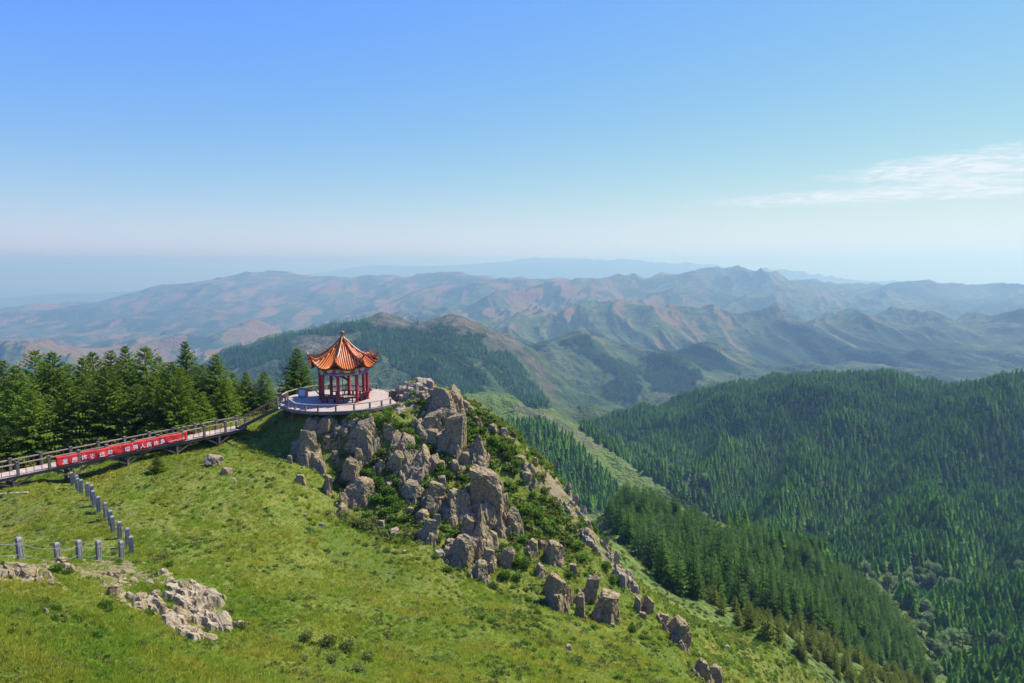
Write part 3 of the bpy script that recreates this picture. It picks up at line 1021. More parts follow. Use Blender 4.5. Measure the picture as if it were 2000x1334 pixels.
# how far above the lower forest edge: young yellowish trees grow along it
edge_v = np.interp(au, [1192, 1300, 1400, 1500, 1600, 1700, 1850], [1022, 1148, 1203, 1249, 1315, 1420, 1500])
dist_edge = (edge_v - av)
young = (au > 1330) & (dist_edge < np.interp(au, [1330, 1420, 1560, 1700, 1800], [14, 22, 62, 120, 150]) + 22 * fbm(ax_ / 9, ay_ / 9, 2, 66))
ah = np.where(young, rng.uniform(2.6, 4.6, len(ax_)), rng.uniform(7.0, 10.5, len(ax_)))
ah *= np.where((~young) & (au > 1600), 0.82, 1.0)
sizepx = ah / ay_
vis_ = (av - 1333 * sizepx < 1334) & (au < 2000)
order = np.argsort(-sizepx * vis_)
old_o, young_o = order[~young[order]], order[young[order]]
ind = np.concatenate([old_o[:190], young_o[:80]])
rest = np.concatenate([old_o[190:], young_o[80:]])
for k in ind:
    if young[k]:
        spruce('young_spruce', 'small yellow-green young conifer in the row along the meadow edge', ax_[k], ay_[k], ah[k], YOUNG_CROWNS[k % 2],
               'young conifers along the lower edge of the right-hand wood', 1.0, int(k), az_[k])
    else:
        if au[k] < 1262:
            lab, grp = 'dark spruce at the left end of the near wood beside the rocky spur', 'spruces at the left end of the near wood'
        elif dist_edge[k] < 34:
            lab, grp = 'spruce in the front rank of the near wood facing the meadow', 'spruces of the front rank of the near wood'
        else:
            lab, grp = 'dark green spruce inside the dense near wood, behind its front rank', 'spruces inside the near wood'
        spruce('spruce_tree', lab, ax_[k], ay_[k], ah[k], MID_CROWNS[k % 3], grp, 1.0, int(k), az_[k])


def scat_trees(name, label, xs, ys, zs, hs, metas, seed):
    rg = np.random.default_rng(seed)
    n = len(xs)
    scl = np.stack([hs * rg.uniform(0.85, 1.2, n)] * 2 + [hs], 1)
    scatter(name, label, np.stack([xs, ys, zs - 0.2], 1), scl, rand_rot(n, rg), [template(m.name, m) for m in metas], seed)


k = rest[~young[rest]]
scat_trees('spruce_wood', 'farther spruces of the near wood on the right', ax_[k], ay_[k], az_[k], ah[k], MID_CROWNS, 21)
k = rest[young[rest]]
scat_trees('young_wood', 'yellow-green young conifers filling the lower corner of the near wood', ax_[k], ay_[k], az_[k], ah[k], YOUNG_CROWNS, 22)

# ---- where round broadleaf trees stand along the stream
BPOS = [(1703, 1130), (1690, 1118), (1775, 1130), (1795, 1122), (1812, 1112), (1828, 1118), (1800, 1140), (1735, 1142), (1755, 1150), (1772, 1150), (1872, 1150), (1860, 1145), (1815, 1268), (1840, 1262), (1862, 1258),
        (1850, 1280), (1880, 1262), (1855, 1295), (1945, 1262), (1990, 1110), (1996, 1128), (1805, 1195), (1812, 1215), (1800, 1232), (1825, 1325), (1300, 905), (1325, 905), (1280, 890), (1260, 880), (1240, 868), (1270, 900), (1310, 918),
        (1345, 925), (1220, 862), (1375, 940), (1235, 852), (1255, 845), (1835, 1285), (1868, 1282), (1785, 1150), (1818, 1138)]
BWORLD = []
for u_, v_ in BPOS:
    X, T = XT(u_, v_ + 6)
    Ys = np.exp(np.linspace(math.log(205), math.log(1100), 700))
    g, _, _ = far_lookup(X * Ys, Ys)
    b_ = np.nonzero(T * Ys <= g)[0]
    if len(b_):
        BWORLD.append((u_, X * Ys[b_[0]], Ys[b_[0]], g[b_[0]]))

# ---- the great wooded slope across the valley
B_POLY = [(1138, 843), (1200, 886), (1296, 952), (1420, 1030), (1550, 1080), (1640, 1118), (1738, 1165), (1780, 1200), (1825, 1285), (1860, 1360), (2300, 1400), (2300, 690), (2000, 735),
          (1930, 743), (1850, 750), (1760, 734), (1600, 733), (1500, 739), (1400, 758), (1250, 792), (1130, 835)]
bx, by = jitter_grid(30, 900, 225, 1200, 3.45, rng)
keep = (bx / by > 0.08) & (bx / by < 0.83)
bx, by = bx[keep], by[keep]
bz, _, _ = far_lookup(bx, by)
bu, bv = to_px(bx, by, bz)
inB = in_poly(bu, bv, B_POLY) & (rng.uniform(size=len(bx)) < 0.95)
gap = fbm(bx / 55, by / 55, 3, 33)
inB &= ~((gap > 0.95) & (by > 450))
# stream side stays open
sy = np.interp(bu, [1135, 1300, 1550, 1735, 1815, 1840], [1080, 700, 470, 335, 262, 232])
strm = (np.abs(by - sy) < 5) & (bu < 1850) & (bu > 1640)
inB &= ~strm
inB &= ~(((bu - 1725) / 32) ** 2 + ((bv - 1150) / 24) ** 2 < 1)
for _, wx_, wy_, _ in BWORLD:
    inB &= ~((np.hypot(bx - wx_, by - wy_) < 4.5) | ((np.abs(bx / by - wx_ / wy_) < 4.0 / wy_) & (by < wy_) & (by > wy_ - 11)))
bx, by, bz = bx[inB], by[inB], bz[inB]
bh = rng.uniform(5.0, 10.5, len(bx)) * (1 + 0.18 * fbm(bx / 40, by / 40, 2, 35))
scat_trees('slope_forest', 'vast dark spruce forest covering the slope across the valley', bx, by, bz, bh, FAR_CROWNS, 23)

# ---- woods on the middle spur, the middle ridge and the hills behind
cx, cy = jitter_grid(-60, 220, 430, 780, 3.9, rng)
cz, cw, _ = far_lookup(cx, cy)
k = cw > 0.5
scat_trees('spur_wood', 'dark spruce wood on the near side of the small rocky spur', cx[k], cy[k], cz[k], rng.uniform(7, 10, k.sum()), FAR_CROWNS, 24)
cx, cy = jitter_grid(-900, 700, 880, 2600, 6.2, rng)
keep = np.abs(cx / cy) < 0.55
cx, cy = cx[keep], cy[keep]
cz, cw, _ = far_lookup(cx, cy)
k = (cw > 0.5) & (rng.uniform(size=len(cx)) < 0.9)
scat_trees('ridge_woods', 'patches of dark forest on the middle ridge below the cliffs', cx[k], cy[k], cz[k], rng.uniform(7, 12, k.sum()), SPECK_CROWNS, 25)
# a thin wood on the shoulder behind the platform
cx, cy = jitter_grid(-75, 5, 112, 215, 4.0, rng)
cz, _, _ = far_lookup(cx, cy)
cu, cv = to_px(cx, cy, cz)
k = (cu > 330) & (cu < 760) & (rng.uniform(size=len(cx)) < 0.7)
scat_trees('shoulder_wood', 'dark spruces growing below the far side of the platform', cx[k], cy[k], cz[k], rng.uniform(5, 8, k.sum()), MID_CROWNS, 26)
# ------------------------------------------------------------------ small solid builders
class MB:
    """collects solids into one mesh"""

    def __init__(self):
        self.v, self.f = [], []

    def add(self, V, F):
        o = len(self.v)
        self.v += [tuple(p) for p in V]
        self.f += [tuple(o + i for i in f) for f in F]
        return self

    def box(self, c, s, rot=None):
        x, y, z = (q / 2 for q in s)
        V = [Vector(p) for p in ((-x, -y, -z), (x, -y, -z), (x, y, -z), (-x, y, -z), (-x, -y, z), (x, -y, z), (x, y, z), (-x, y, z))]
        if rot is not None:
            V = [rot @ p for p in V]
        c = Vector(c)
        return self.add([p + c for p in V], [(0, 3, 2, 1), (4, 5, 6, 7), (0, 1, 5, 4), (1, 2, 6, 5), (2, 3, 7, 6), (3, 0, 4, 7)])

    def beam(self, a, b, w, h, up=(0, 0, 1)):
        a, b = Vector(a), Vector(b)
        d = (b - a).normalized()
        s = d.cross(Vector(up))
        s = s.normalized() if s.length > 1e-6 else Vector((1, 0, 0))
        n = s.cross(d).normalized()
        s, n = s * w / 2, n * h / 2
        V = [a - s - n, a + s - n, a + s + n, a - s + n, b - s - n, b + s - n, b + s + n, b - s + n]
        return self.add(V, [(0, 1, 2, 3), (7, 6, 5, 4), (0, 4, 5, 1), (1, 5, 6, 2), (2, 6, 7, 3), (3, 7, 4, 0)])

    def lathe(self, prof, c=(0, 0, 0), n=16):
        c = Vector(c)
        V = [c + Vector((r * math.cos(2 * PI * k / n), r * math.sin(2 * PI * k / n), z)) for r, z in prof for k in range(n)]
        F = [(i * n + k, i * n + (k + 1) % n, (i + 1) * n + (k + 1) % n, (i + 1) * n + k) for i in range(len(prof) - 1) for k in range(n)]
        F.append(tuple(reversed(range(n))))
        F.append(tuple(range((len(prof) - 1) * n, len(prof) * n)))
        return self.add(V, F)

    def tube(self, pts, rad, n=8, flat_=None):
        """round bar along points; rad a number or a list"""
        pts = [Vector(p) for p in pts]
        m = len(pts)
        V, F = [], []
        for i, p in enumerate(pts):
            d = (pts[min(i + 1, m - 1)] - pts[max(i - 1, 0)]).normalized()
            s = d.cross(Vector((0, 0, 1)))
            s = s.normalized() if s.length > 1e-5 else Vector((1, 0, 0))
            u_ = s.cross(d).normalized()
            r = rad[i] if isinstance(rad, (list, tuple)) else rad
            for k in range(n):
                a = 2 * PI * k / n
                V.append(p + s * r * math.cos(a) + u_ * r * math.sin(a))
        for i in range(m - 1):
            for k in range(n):
                F.append((i * n + k, i * n + (k + 1) % n, (i + 1) * n + (k + 1) % n, (i + 1) * n + k))
        F.append(tuple(reversed(range(n))))
        F.append(tuple(range((m - 1) * n, m * n)))
        return self.add(V, F)

    def mesh(self, name, mat, smooth_=False):
        me = raw_mesh(name, self.v, self.f, mat, smooth_)
        bm = bmesh.new()
        bm.from_mesh(me)
        bmesh.ops.recalc_face_normals(bm, faces=bm.faces)
        bm.to_mesh(me)
        bm.free()
        return me

    def obj(self, name, mat, parent=None, smooth_=False):
        return new_obj(name, self.mesh(name, mat, smooth_), None, parent)


def ring(a, r):
    return Vector((r * math.cos(a), r * math.sin(a), 0))


# ------------------------------------------------------------------ materials of the built things
t = NT('glazed_tile')
p = t.coord('Object')
n = t.noise(p, 5.0, 4)
c = t.ramp(n, [(0.3, (0.48, 0.115, 0.010)), (0.55, (0.68, 0.185, 0.014)), (0.75, (0.76, 0.26, 0.028))])
t.bsdf(c, 0.36, t.bump(t.noise(p, 14.0, 2), 0.25, 0.02), 0.45)
t = NT('glazed_ridge')
n = t.noise(t.coord('Object'), 9.0, 4)
c = t.ramp(n, [(0.3, (0.22, 0.055, 0.012)), (0.6, (0.38, 0.100, 0.018)), (0.8, (0.48, 0.15, 0.03))])
t.bsdf(c, 0.42, None, 0.4)
flat('tile_bed', (0.10, 0.028, 0.010), 0.5, 0.3, 0, 0.3)
t = NT('red_column')
p = t.coord('Object')
n = t.noise(p, 6.0, 5, 0.7)
c = t.ramp(n, [(0.3, (0.26, 0.016, 0.020)), (0.6, (0.40, 0.028, 0.034)), (0.82, (0.55, 0.16, 0.16))])
t.bsdf(c, 0.5, None, 0.35)
flat('maroon_wood', (0.115, 0.022, 0.026), 0.5, 0.35, 0, 0.3)
flat('eave_wood', (0.13, 0.05, 0.03), 0.7)
flat('paint_red', (0.55, 0.10, 0.03), 0.6)
flat('paint_blue', (0.035, 0.075, 0.42), 0.6)
flat('paint_green', (0.045, 0.16, 0.035), 0.6)
flat('paint_cream', (0.62, 0.55, 0.40), 0.6)
flat('paint_pale', (0.42, 0.44, 0.26), 0.6)
flat('paint_pink', (0.42, 0.17, 0.15), 0.6)
flat('dark_metal', (0.030, 0.045, 0.040), 0.45, 0.4, 0.3)
flat('paper', (0.68, 0.66, 0.62), 0.8)
flat('cabinet_grey', (0.50, 0.53, 0.54), 0.4, 0.4, 0, 0.12)
flat('cabinet_dark', (0.055, 0.07, 0.085), 0.4, 0.4, 0, 0.2)
flat('stone_grey', (0.27, 0.255, 0.235), 0.85, 0.2, 0, 0.3, 9)
flat('stone_dark', (0.13, 0.125, 0.12), 0.85, 0.2, 0, 0.3, 9)
flat('cable', (0.20, 0.27, 0.26), 0.5, 0.4)
flat('banner_white', (0.80, 0.72, 0.72), 0.8, 0.1, 0, 0.06)
flat('rust_metal', (0.20, 0.10, 0.045), 0.7, 0.2, 0, 0.4)
flat('pale_timber', (0.55, 0.44, 0.30), 0.8, 0.15, 0, 0.2)
t = NT('banner_red')
p = t.coord('Object')
n = t.noise(p, 2.5, 4)
t.bsdf(t.ramp(n, [(0.3, (0.52, 0.022, 0.024)), (0.7, (0.68, 0.040, 0.040))]), 0.65, t.bump(n, 0.5, 0.06), 0.25)


def wood(name, base, grey, axis_scale=(2, 24, 24)):
    t = NT(name)
    p = t.coord('Object', axis_scale)
    n = t.noise(p, 1.0, 5, 0.65)
    rnd = t.node('ObjectInfo').outputs['Random']
    c = t.mix(t.ramp(n, [(0.3, 0.0), (0.7, 1.0)]), base, grey)
    c = t.mix(1.0, c, t.ramp(rnd, [(0.0, 0.78), (1.0, 1.15)]), 'MULTIPLY')
    t.bsdf(c, 0.85, t.bump(n, 0.3, 0.01), 0.15)


wood('rail_wood', (0.33, 0.25, 0.165), (0.36, 0.30, 0.23))
wood('post_wood', (0.16, 0.12, 0.09), (0.20, 0.17, 0.145), (20, 20, 3))
wood('deck_wood', (0.40, 0.29, 0.21), (0.43, 0.35, 0.275))
wood('beam_wood', (0.09, 0.073, 0.060), (0.14, 0.12, 0.10))
t = NT('platform_floor')
p = t.coord('Object')
sx = t.node('SeparateXYZ')
t.l.new(p, sx.inputs[0])
rad_ = t.math('SQRT', t.math('ADD', t.math('MULTIPLY', sx.outputs[0], sx.outputs[0]), t.math('MULTIPLY', sx.outputs[1], sx.outputs[1])))
joint = t.ramp(t.math('FRACT', t.math('MULTIPLY', rad_, 3.4)), [(0.0, 0.72), (0.10, 1.0), (0.9, 1.0), (1.0, 0.72)])
n = t.noise(p, 1.1, 5, 0.65)
n2 = t.noise(p, 11.0, 4, 0.65)
c = t.ramp(n, [(0.3, (0.33, 0.220, 0.165)), (0.5, (0.39, 0.315, 0.245)), (0.7, (0.42, 0.355, 0.29))])
c = t.mix(1.0, c, t.ramp(n2, [(0.3, 0.82), (0.7, 1.08)]), 'MULTIPLY')
c = t.mix(1.0, c, joint, 'MULTIPLY')
t.bsdf(c, 0.9, None, 0.15)

# ------------------------------------------------------------------ platform
PC = PLAT.copy()
plat = thing('viewing_platform', 'round pale platform with low wooden rail carrying the pavilion on the knoll', 'platform', PC)


def arc_pts(a0, a1, r, n):
    return [ring(R(a0 + (a1 - a0) * k / n), r) for k in range(n + 1)]


# outline: a circle, cut straight at its right-hand end where the rocks begin
outl = [ring(R(a), PLAT_R) for a in range(60, 343, 6)] + [Vector((5.55, -1.75, 0)), Vector((4.3, 0.6, 0)), Vector((3.9, 3.2, 0))]
n = len(outl)
mb = MB()
mb.add([p + Vector((0, 0, 0)) for p in outl] + [p - Vector((0, 0, 0.12)) for p in outl],
       [tuple(range(n)), tuple(reversed(range(n, 2 * n)))] + [(i, n + i, n + (i + 1) % n, (i + 1) % n) for i in range(n)])
mb.obj('floor', 'platform_floor', plat)
for k in range(0, 47):
    a, b = outl[k], outl[k + 1]
    MB().beam(a * 1.006 - Vector((0, 0, 0.15)), b * 1.006 - Vector((0, 0, 0.15)), 0.09, 0.26).obj('rim_board', 'post_wood', plat)
for k in range(0, 46, 4):
    p = outl[k] * 0.93
    zg = gz(PC.x + p.x, PC.y + p.y) - PC.z
    MB().beam((p.x, p.y, -0.14), (p.x, p.y, min(zg, -0.5) - 0.3), 0.22, 0.22).obj('support_post', 'beam_wood', plat)
for k in range(-5, 6):
    xx = k * 0.95
    yy = math.sqrt(max(PLAT_R ** 2 - xx * xx, 0)) * 0.9
    y1 = yy if xx < 3 else 0.2
    MB().beam((xx, -yy, -0.24), (xx, y1, -0.24), 0.12, 0.22).obj('joist', 'beam_wood', plat)
RH = 0.52
ST_A = 213.0                                      # where the stairs arrive


def rail_arc(angles, r):
    for i, a in enumerate(angles):
        p = ring(R(a), r)
        big = i == 0
        MB().box((p.x, p.y, (1.0 if big else RH) / 2 - 0.05), (0.13, 0.13, (1.0 if big else RH) + 0.1), Matrix.Rotation(R(a), 3, 'Z')).obj('post', 'post_wood', plat)
        if i:
            q = ring(R(angles[i - 1]), r)
            z0 = RH + 0.30 if i == 1 else RH
            MB().beam((q.x, q.y, z0 + 0.03), (p.x, p.y, RH + 0.03), 0.13, 0.065).obj('rail', 'rail_wood', plat)


rail_arc([226, 237, 249.5, 262, 278, 294, 309, 322, 334], PLAT_R - 0.1)
rail_arc([202, 188, 172, 154, 136, 118, 100, 82, 66], PLAT_R - 0.1)

# ------------------------------------------------------------------ pavilion
TH0 = R(1)
pav = thing('pavilion', 'octagonal pavilion with orange glazed upturned roof and red columns', 'pavilion', PC + Vector((0.15, 0, 0.004)))
CR = 2.26
mb0 = MB().lathe([(0.23, 0), (0.23, 0.06), (0.18, 0.10), (0.158, 0.14), (0.150, 2.62), (0.150, 3.25)], n=18).mesh('column', 'red_column', True)
cap = MB().lathe([(0.168, 2.66), (0.175, 2.70), (0.175, 3.20), (0.165, 3.24)], n=18).mesh('column_band', 'paint_pale', True)
band = MB().lathe([(0.181, 2.74), (0.184, 2.78), (0.184, 2.86), (0.181, 2.90)], n=18).mesh('blue_ring', 'paint_blue', True)
for k in range(8):
    p = ring(TH0 + k * PI / 4, CR)
    o = new_obj('column', mb0, None, pav)
    o.location = p
    c_ = new_obj('column_band', cap, None, o)
    if k % 2 == 0:
        new_obj('blue_ring', band, None, c_)
# beams with their painted fields
for k in range(8):
    a0, a1 = TH0 + k * PI / 4, TH0 + (k + 1) * PI / 4
    p0, p1 = ring(a0, CR), ring(a1, CR)
    am = (a0 + a1) / 2
    L_ = (p1 - p0).length - 0.34
    rot = Matrix.Rotation(am + PI / 2, 4, 'Z')
    bo = MB().box((0, 0, 2.98), (L_, 0.16, 0.46)).obj('painted_beam', 'paint_red', pav)
    bo.location = ring(am, CR * math.cos(PI / 8))
    bo.rotation_euler = (0, 0, am + PI / 2)
    MB().box((0, 0, 2.845), (L_ - 0.01, 0.19, 0.17)).obj('painted_strip', 'paint_blue' if k % 2 else 'paint_green', bo)
    md_ = MB()
    m_ = 20
    V = [(0.36 * math.cos(PI + PI * i / m_), sg * 0.105, 3.16 + 0.33 * math.sin(PI + PI * i / m_)) for sg in (-1, 1) for i in range(m_ + 1)]
    F = [tuple(range(m_ + 1)), tuple(reversed(range(m_ + 1, 2 * m_ + 2)))] + [(i, i + m_ + 1, i + m_ + 2, i + 1) for i in range(m_)] + [(0, m_, 2 * m_ + 1, m_ + 1)]
    md_.add(V, F).obj('medallion', 'paint_cream', bo)
    fa = MB().box((0, 0, 2.665), (L_, 0.06, 0.13)).obj('fascia', 'paint_pink', pav)
    fa.location, fa.rotation_euler = bo.location, bo.rotation_euler
    for sg in (-1, 1):
        br = MB().add([(sg * L_ / 2, -0.035, 2.60), (sg * (L_ / 2 - 0.34), -0.035, 2.60), (sg * (L_ / 2 - 0.12), -0.035, 2.50), (sg * L_ / 2, -0.035, 2.40),
                       (sg * L_ / 2, 0.035, 2.60), (sg * (L_ / 2 - 0.34), 0.035, 2.60), (sg * (L_ / 2 - 0.12), 0.035, 2.50), (sg * L_ / 2, 0.035, 2.40)],
                      [(0, 1, 2, 3), (7, 6, 5, 4), (0, 4, 5, 1), (1, 5, 6, 2), (2, 6, 7, 3), (3, 7, 4, 0)]).obj('bracket', 'paint_blue', bo)
    ub = MB().box((0, 0, 3.28), (L_ + 0.3, 0.2, 0.12)).obj('upper_beam', 'eave_wood', pav)
    ub.location, ub.rotation_euler = bo.location, bo.rotation_euler

# roof surface
RT = [0, 0.12, 0.28, 0.45, 0.60, 0.74, 0.86, 0.95, 1.0]
RR = [0.16, 0.50, 1.05, 1.65, 2.15, 2.62, 3.00, 3.28, 3.44]
RZ = [5.90, 5.52, 4.98, 4.50, 4.22, 4.06, 4.03, 4.12, 4.22]
AM = [0.15, 0.46, 0.94, 1.46, 1.90, 2.30, 2.62, 2.84, 2.96]
MZ = [5.88, 5.46, 4.88, 4.36, 3.98, 3.68, 3.47, 3.35, 3.30]
C8, S8 = math.cos(PI / 8), math.sin(PI / 8)


def roof_pt(k, s, tt, off=0.0):
    rr, rz = np.interp(tt, RT, RR), np.interp(tt, RT, RZ)
    a_, mz = np.interp(tt, RT, AM), np.interp(tt, RT, MZ)
    w = abs(s) ** 2.3
    A = a_ + (rr * C8 - a_) * w
    B = rr * S8 * s
    am = TH0 + (k + 0.5) * PI / 4
    e = Vector((math.cos(am), math.sin(am), 0))
    tg = Vector((-math.sin(am), math.cos(am), 0))
    return e * A + tg * B + Vector((0, 0, mz + (rz - mz) * w + off))


roof = MB()
for k in range(8):
    ns, ntt = 14, 18
    top = [[roof_pt(k, -1 + 2 * i / ns, j / ntt) for i in range(ns + 1)] for j in range(ntt + 1)]
    bot = [[roof_pt(k, -1 + 2 * i / ns, j / ntt, -0.10) for i in range(ns + 1)] for j in range(ntt + 1)]
    V = [p for row in top for p in row] + [p for row in bot for p in row]
    m_ = (ntt + 1) * (ns + 1)
    F = []
    for j in range(ntt):
        for i in range(ns):
            q = j * (ns + 1) + i
            F.append((q, q + 1, q + ns + 2, q + ns + 1))
            F.append((m_ + q, m_ + q + ns + 1, m_ + q + ns + 2, m_ + q + 1))
    for i in range(ns):
        q = ntt * (ns + 1) + i
        F.append((q, q + 1, m_ + q + 1, m_ + q))
    roof.add(V, F)
roof_o = roof.obj('roof', 'tile_bed', pav, True)
soff = MB()
for k in range(8):
    ns, ntt = 10, 8
    g = [[roof_pt(k, -1 + 2 * i / ns, 0.55 + 0.435 * j / ntt, -0.17) for i in range(ns + 1)] for j in range(ntt + 1)]
    soff.add([p for row in g for p in row], [(j * (ns + 1) + i, j * (ns + 1) + i + 1, (j + 1) * (ns + 1) + i + 1, (j + 1) * (ns + 1) + i) for j in range(ntt) for i in range(ns)])
soff.obj('soffit', 'eave_wood', pav)
# rows of barrel tiles: they run straight down each face
NROW = 12
for k in range(8):
    for j in range(NROW):
        c_ = (j + 0.5 - NROW / 2) * (2 * RR[-1] * S8 - 0.12) / NROW
        ts = np.linspace(0, 1, 90)
        half = np.interp(ts, RT, RR) * S8 - 0.07
        ok = ts[half > abs(c_)]
        if not len(ok):
            continue
        t0 = float(ok[0])
        m_ = max(5, int(26 * (1 - t0)))
        pts, rad = [], []
        for i in range(m_ + 1):
            tt = t0 + (1.0 - t0) * i / m_
            s_ = c_ / (np.interp(tt, RT, RR) * S8)
            pts.append(roof_pt(k, s_, tt, 0.030))
            rad.append(0.074 if i % 2 else 0.066)
        pts.append(pts[-1] + (pts[-1] - pts[-2]).normalized() * 0.05)
        rad.append(0.070)
        MB().tube(pts, rad, 8).obj('tile_row', 'glazed_tile', roof_o, True)
# hip ridges with upturned ends and small figures
for k in range(8):
    a = TH0 + k * PI / 4
    e = ring(a, 1)
    prof = [(0.14, 5.98), (0.5, 5.62), (1.05, 5.07), (1.65, 4.60), (2.15, 4.32), (2.62, 4.16), (3.0, 4.15), (3.28, 4.29), (3.48, 4.52), (3.59, 4.80)]
    fr = np.linspace(0, 1, 22)
    q = np.linspace(0, 1, len(prof))
    pr = np.interp(fr, q, [p_[0] for p_ in prof])
    pz = np.interp(fr, q, [p_[1] for p_ in prof])
    mb = MB()
    tg = Vector((-math.sin(a), math.cos(a), 0))
    V, F = [], []
    for i in range(22):
        wd = 0.075 * (1 - 0.55 * smooth(0.82, 1.0, fr[i]))
        hh = 0.11 * (1 - 0.5 * smooth(0.85, 1.0, fr[i]))
        c_ = e * pr[i] + Vector((0, 0, pz[i]))
        V += [c_ - tg * wd - Vector((0, 0, hh)), c_ + tg * wd - Vector((0, 0, hh)), c_ + tg * wd * 0.8 + Vector((0, 0, hh * 0.55)), c_ + Vector((0, 0, hh)), c_ - tg * wd * 0.8 + Vector((0, 0, hh * 0.55))]
    for i in range(21):
        for m_ in range(5):
            F.append((i * 5 + m_, i * 5 + (m_ + 1) % 5, i * 5 + 5 + (m_ + 1) % 5, i * 5 + 5 + m_))
    F += [(4, 3, 2, 1, 0), tuple(range(105, 110))]
    rg_ = mb.add(V, F).obj('hip_ridge', 'glazed_ridge', roof_o)
    for rr in (2.45, 2.75, 3.02):
        zz = float(np.interp(rr, [p_[0] for p_ in prof], [p_[1] for p_ in prof])) + 0.09
        f_ = MB().lathe([(0.05, 0), (0.055, 0.05), (0.03, 0.09), (0.042, 0.13), (0.015, 0.18)], e * rr + Vector((0, 0, zz)), 8)
        f_.box(e * (rr + 0.035) + Vector((0, 0, zz + 0.11)), (0.07, 0.035, 0.035), Matrix.Rotation(a, 3, 'Z')).obj('ridge_figure', 'glazed_ridge', roof_o, True)
MB().lathe([(0.24, 5.78), (0.25, 5.90), (0.19, 5.97), (0.14, 6.02), (0.10, 6.10), (0.13, 6.16), (0.085, 6.21), (0.075, 6.27), (0.15, 6.32), (0.185, 6.41), (0.175, 6.50), (0.12, 6.575), (0.04, 6.62), (0.01, 6.63)], n=20).obj('finial', 'glazed_ridge', roof_o, True)
MB().lathe([(0.06, 3.3), (0.06, 5.7)], n=8).obj('king_post', 'eave_wood', pav)
# benches with leaning slatted backs between the columns, one side left open
leg_me = MB().box((0, 0, 0.2), (0.09, 0.24, 0.40)).mesh('bench_leg', 'maroon_wood')
slat_me = MB().beam((0, -0.14, 0.46), (0, -0.40, 0.82), 0.045, 0.035, (1, 0, 0)).mesh('slat', 'maroon_wood')
for k in range(8):
    if k == 3:
        continue
    am = TH0 + (k + 0.5) * PI / 4
    L_ = 2 * CR * math.sin(PI / 8)

    def put(o):
        o.location = ring(am, CR * math.cos(PI / 8))
        o.rotation_euler = (0, 0, am + PI / 2)
        return o
    put(MB().box((0, 0.02, 0.425), (L_ - 0.2, 0.36, 0.055)).obj('bench_seat', 'maroon_wood', pav))
    br = put(MB().beam((-L_ / 2 - 0.16, -0.42, 0.85), (L_ / 2 + 0.16, -0.42, 0.85), 0.085, 0.075).obj('back_rail', 'maroon_wood', pav))
    MB().beam((-L_ / 2 + 0.1, -0.19, 0.53), (L_ / 2 - 0.1, -0.19, 0.53), 0.05, 0.05).obj('lower_rail', 'maroon_wood', br)
    for i in range(11):
        s_ = new_obj('slat', slat_me, None, br)
        s_.location = (-L_ / 2 + 0.17 + (L_ - 0.34) * i / 10, 0, 0)
    for sx_ in (-0.42, 0.42):
        l_ = put(new_obj('bench_leg', leg_me, None, pav))
        l_.location = l_.location + ring(am + PI / 2, sx_)
pn = MB().box((0, 0, 0), (0.012, 0.22, 0.36)).obj('paper_notice', 'paper', pav)
pn.location = ring(TH0 + 4 * PI / 4, CR) + Vector((-0.155, -0.05, 1.62)) + Vector((0, -0.02, 0))
pn.rotation_euler = (0, 0, R(20))

# dark frame standing inside
fr_o = thing('metal_stand', 'narrow dark metal lattice stand with slanted top inside the red pavilion', 'stand', PC + Vector((0.15, 0.55, 0.006)), R(12))
for sx_ in (-0.24, 0.24):
    MB().beam((sx_, 0, 0), (sx_, 0, 2.15 if sx_ < 0 else 1.75), 0.06, 0.06).obj('upright', 'dark_metal', fr_o)
MB().beam((-0.27, 0, 2.14), (0.27, 0, 1.74), 0.06, 0.20).obj('slanted_top', 'dark_metal', fr_o)
for z_ in (0.35, 0.8, 1.3):
    MB().beam((-0.21, 0, z_), (0.21, 0, z_), 0.04, 0.04).obj('crossbar', 'dark_metal', fr_o)
for s_ in (-1, 1):
    MB().beam((-0.2 * s_, 0.02, 0.37), (0.2 * s_, 0.02, 0.78), 0.03, 0.03).obj('brace', 'dark_metal', fr_o)
    MB().beam((0.24 * s_, -0.3, 0.03), (0.24 * s_, 0.3, 0.03), 0.06, 0.05).obj('foot', 'dark_metal', fr_o)

# grey cabinet by the back rail
cb = thing('litter_bin', 'pale grey metal bin with dark lid by the platform rail left of the pavilion', 'bin', PC + Vector((-4.15, 1.15, 0.005)), R(-14))
MB().box((0, 0, 0.40), (0.72, 0.42, 0.66)).obj('body', 'cabinet_grey', cb)
MB().box((0, 0, 0.80), (0.86, 0.52, 0.10)).obj('lid', 'cabinet_dark', cb)
for s_ in (-1, 1):
    MB().box((s_ * 0.39, 0, 0.38), (0.055, 0.46, 0.76)).obj('frame_side', 'cabinet_dark', cb)
MB().box((0, 0, 0.04), (0.72, 0.40, 0.06)).obj('base', 'cabinet_dark', cb)

# ------------------------------------------------------------------ boardwalk with stairs
W_FAR = at(480, 838, 62.0)
W_NEAR = at(27, 926, 47.6)
WZ = (W_FAR.z + W_NEAR.z) / 2
wd = Vector((W_NEAR.x - W_FAR.x, W_NEAR.y - W_FAR.y, 0)).normalized()
wn_ = Vector((-wd.y, wd.x, 0))                       # away from the camera side
if wn_.y < 0:
    wn_ = -wn_
BAY = 17.9 / 9
WID = 1.5
NB = 12
bw = thing('boardwalk', 'long wooden boardwalk on trestles with rails leading up to the platform', 'boardwalk', Vector((W_FAR.x, W_FAR.y, WZ)), math.atan2(wd.y, wd.x))
sgn = 1 if Vector((-math.sin(bw.rotation_euler.z), math.cos(bw.rotation_euler.z), 0)).dot(wn_) > 0 else -1
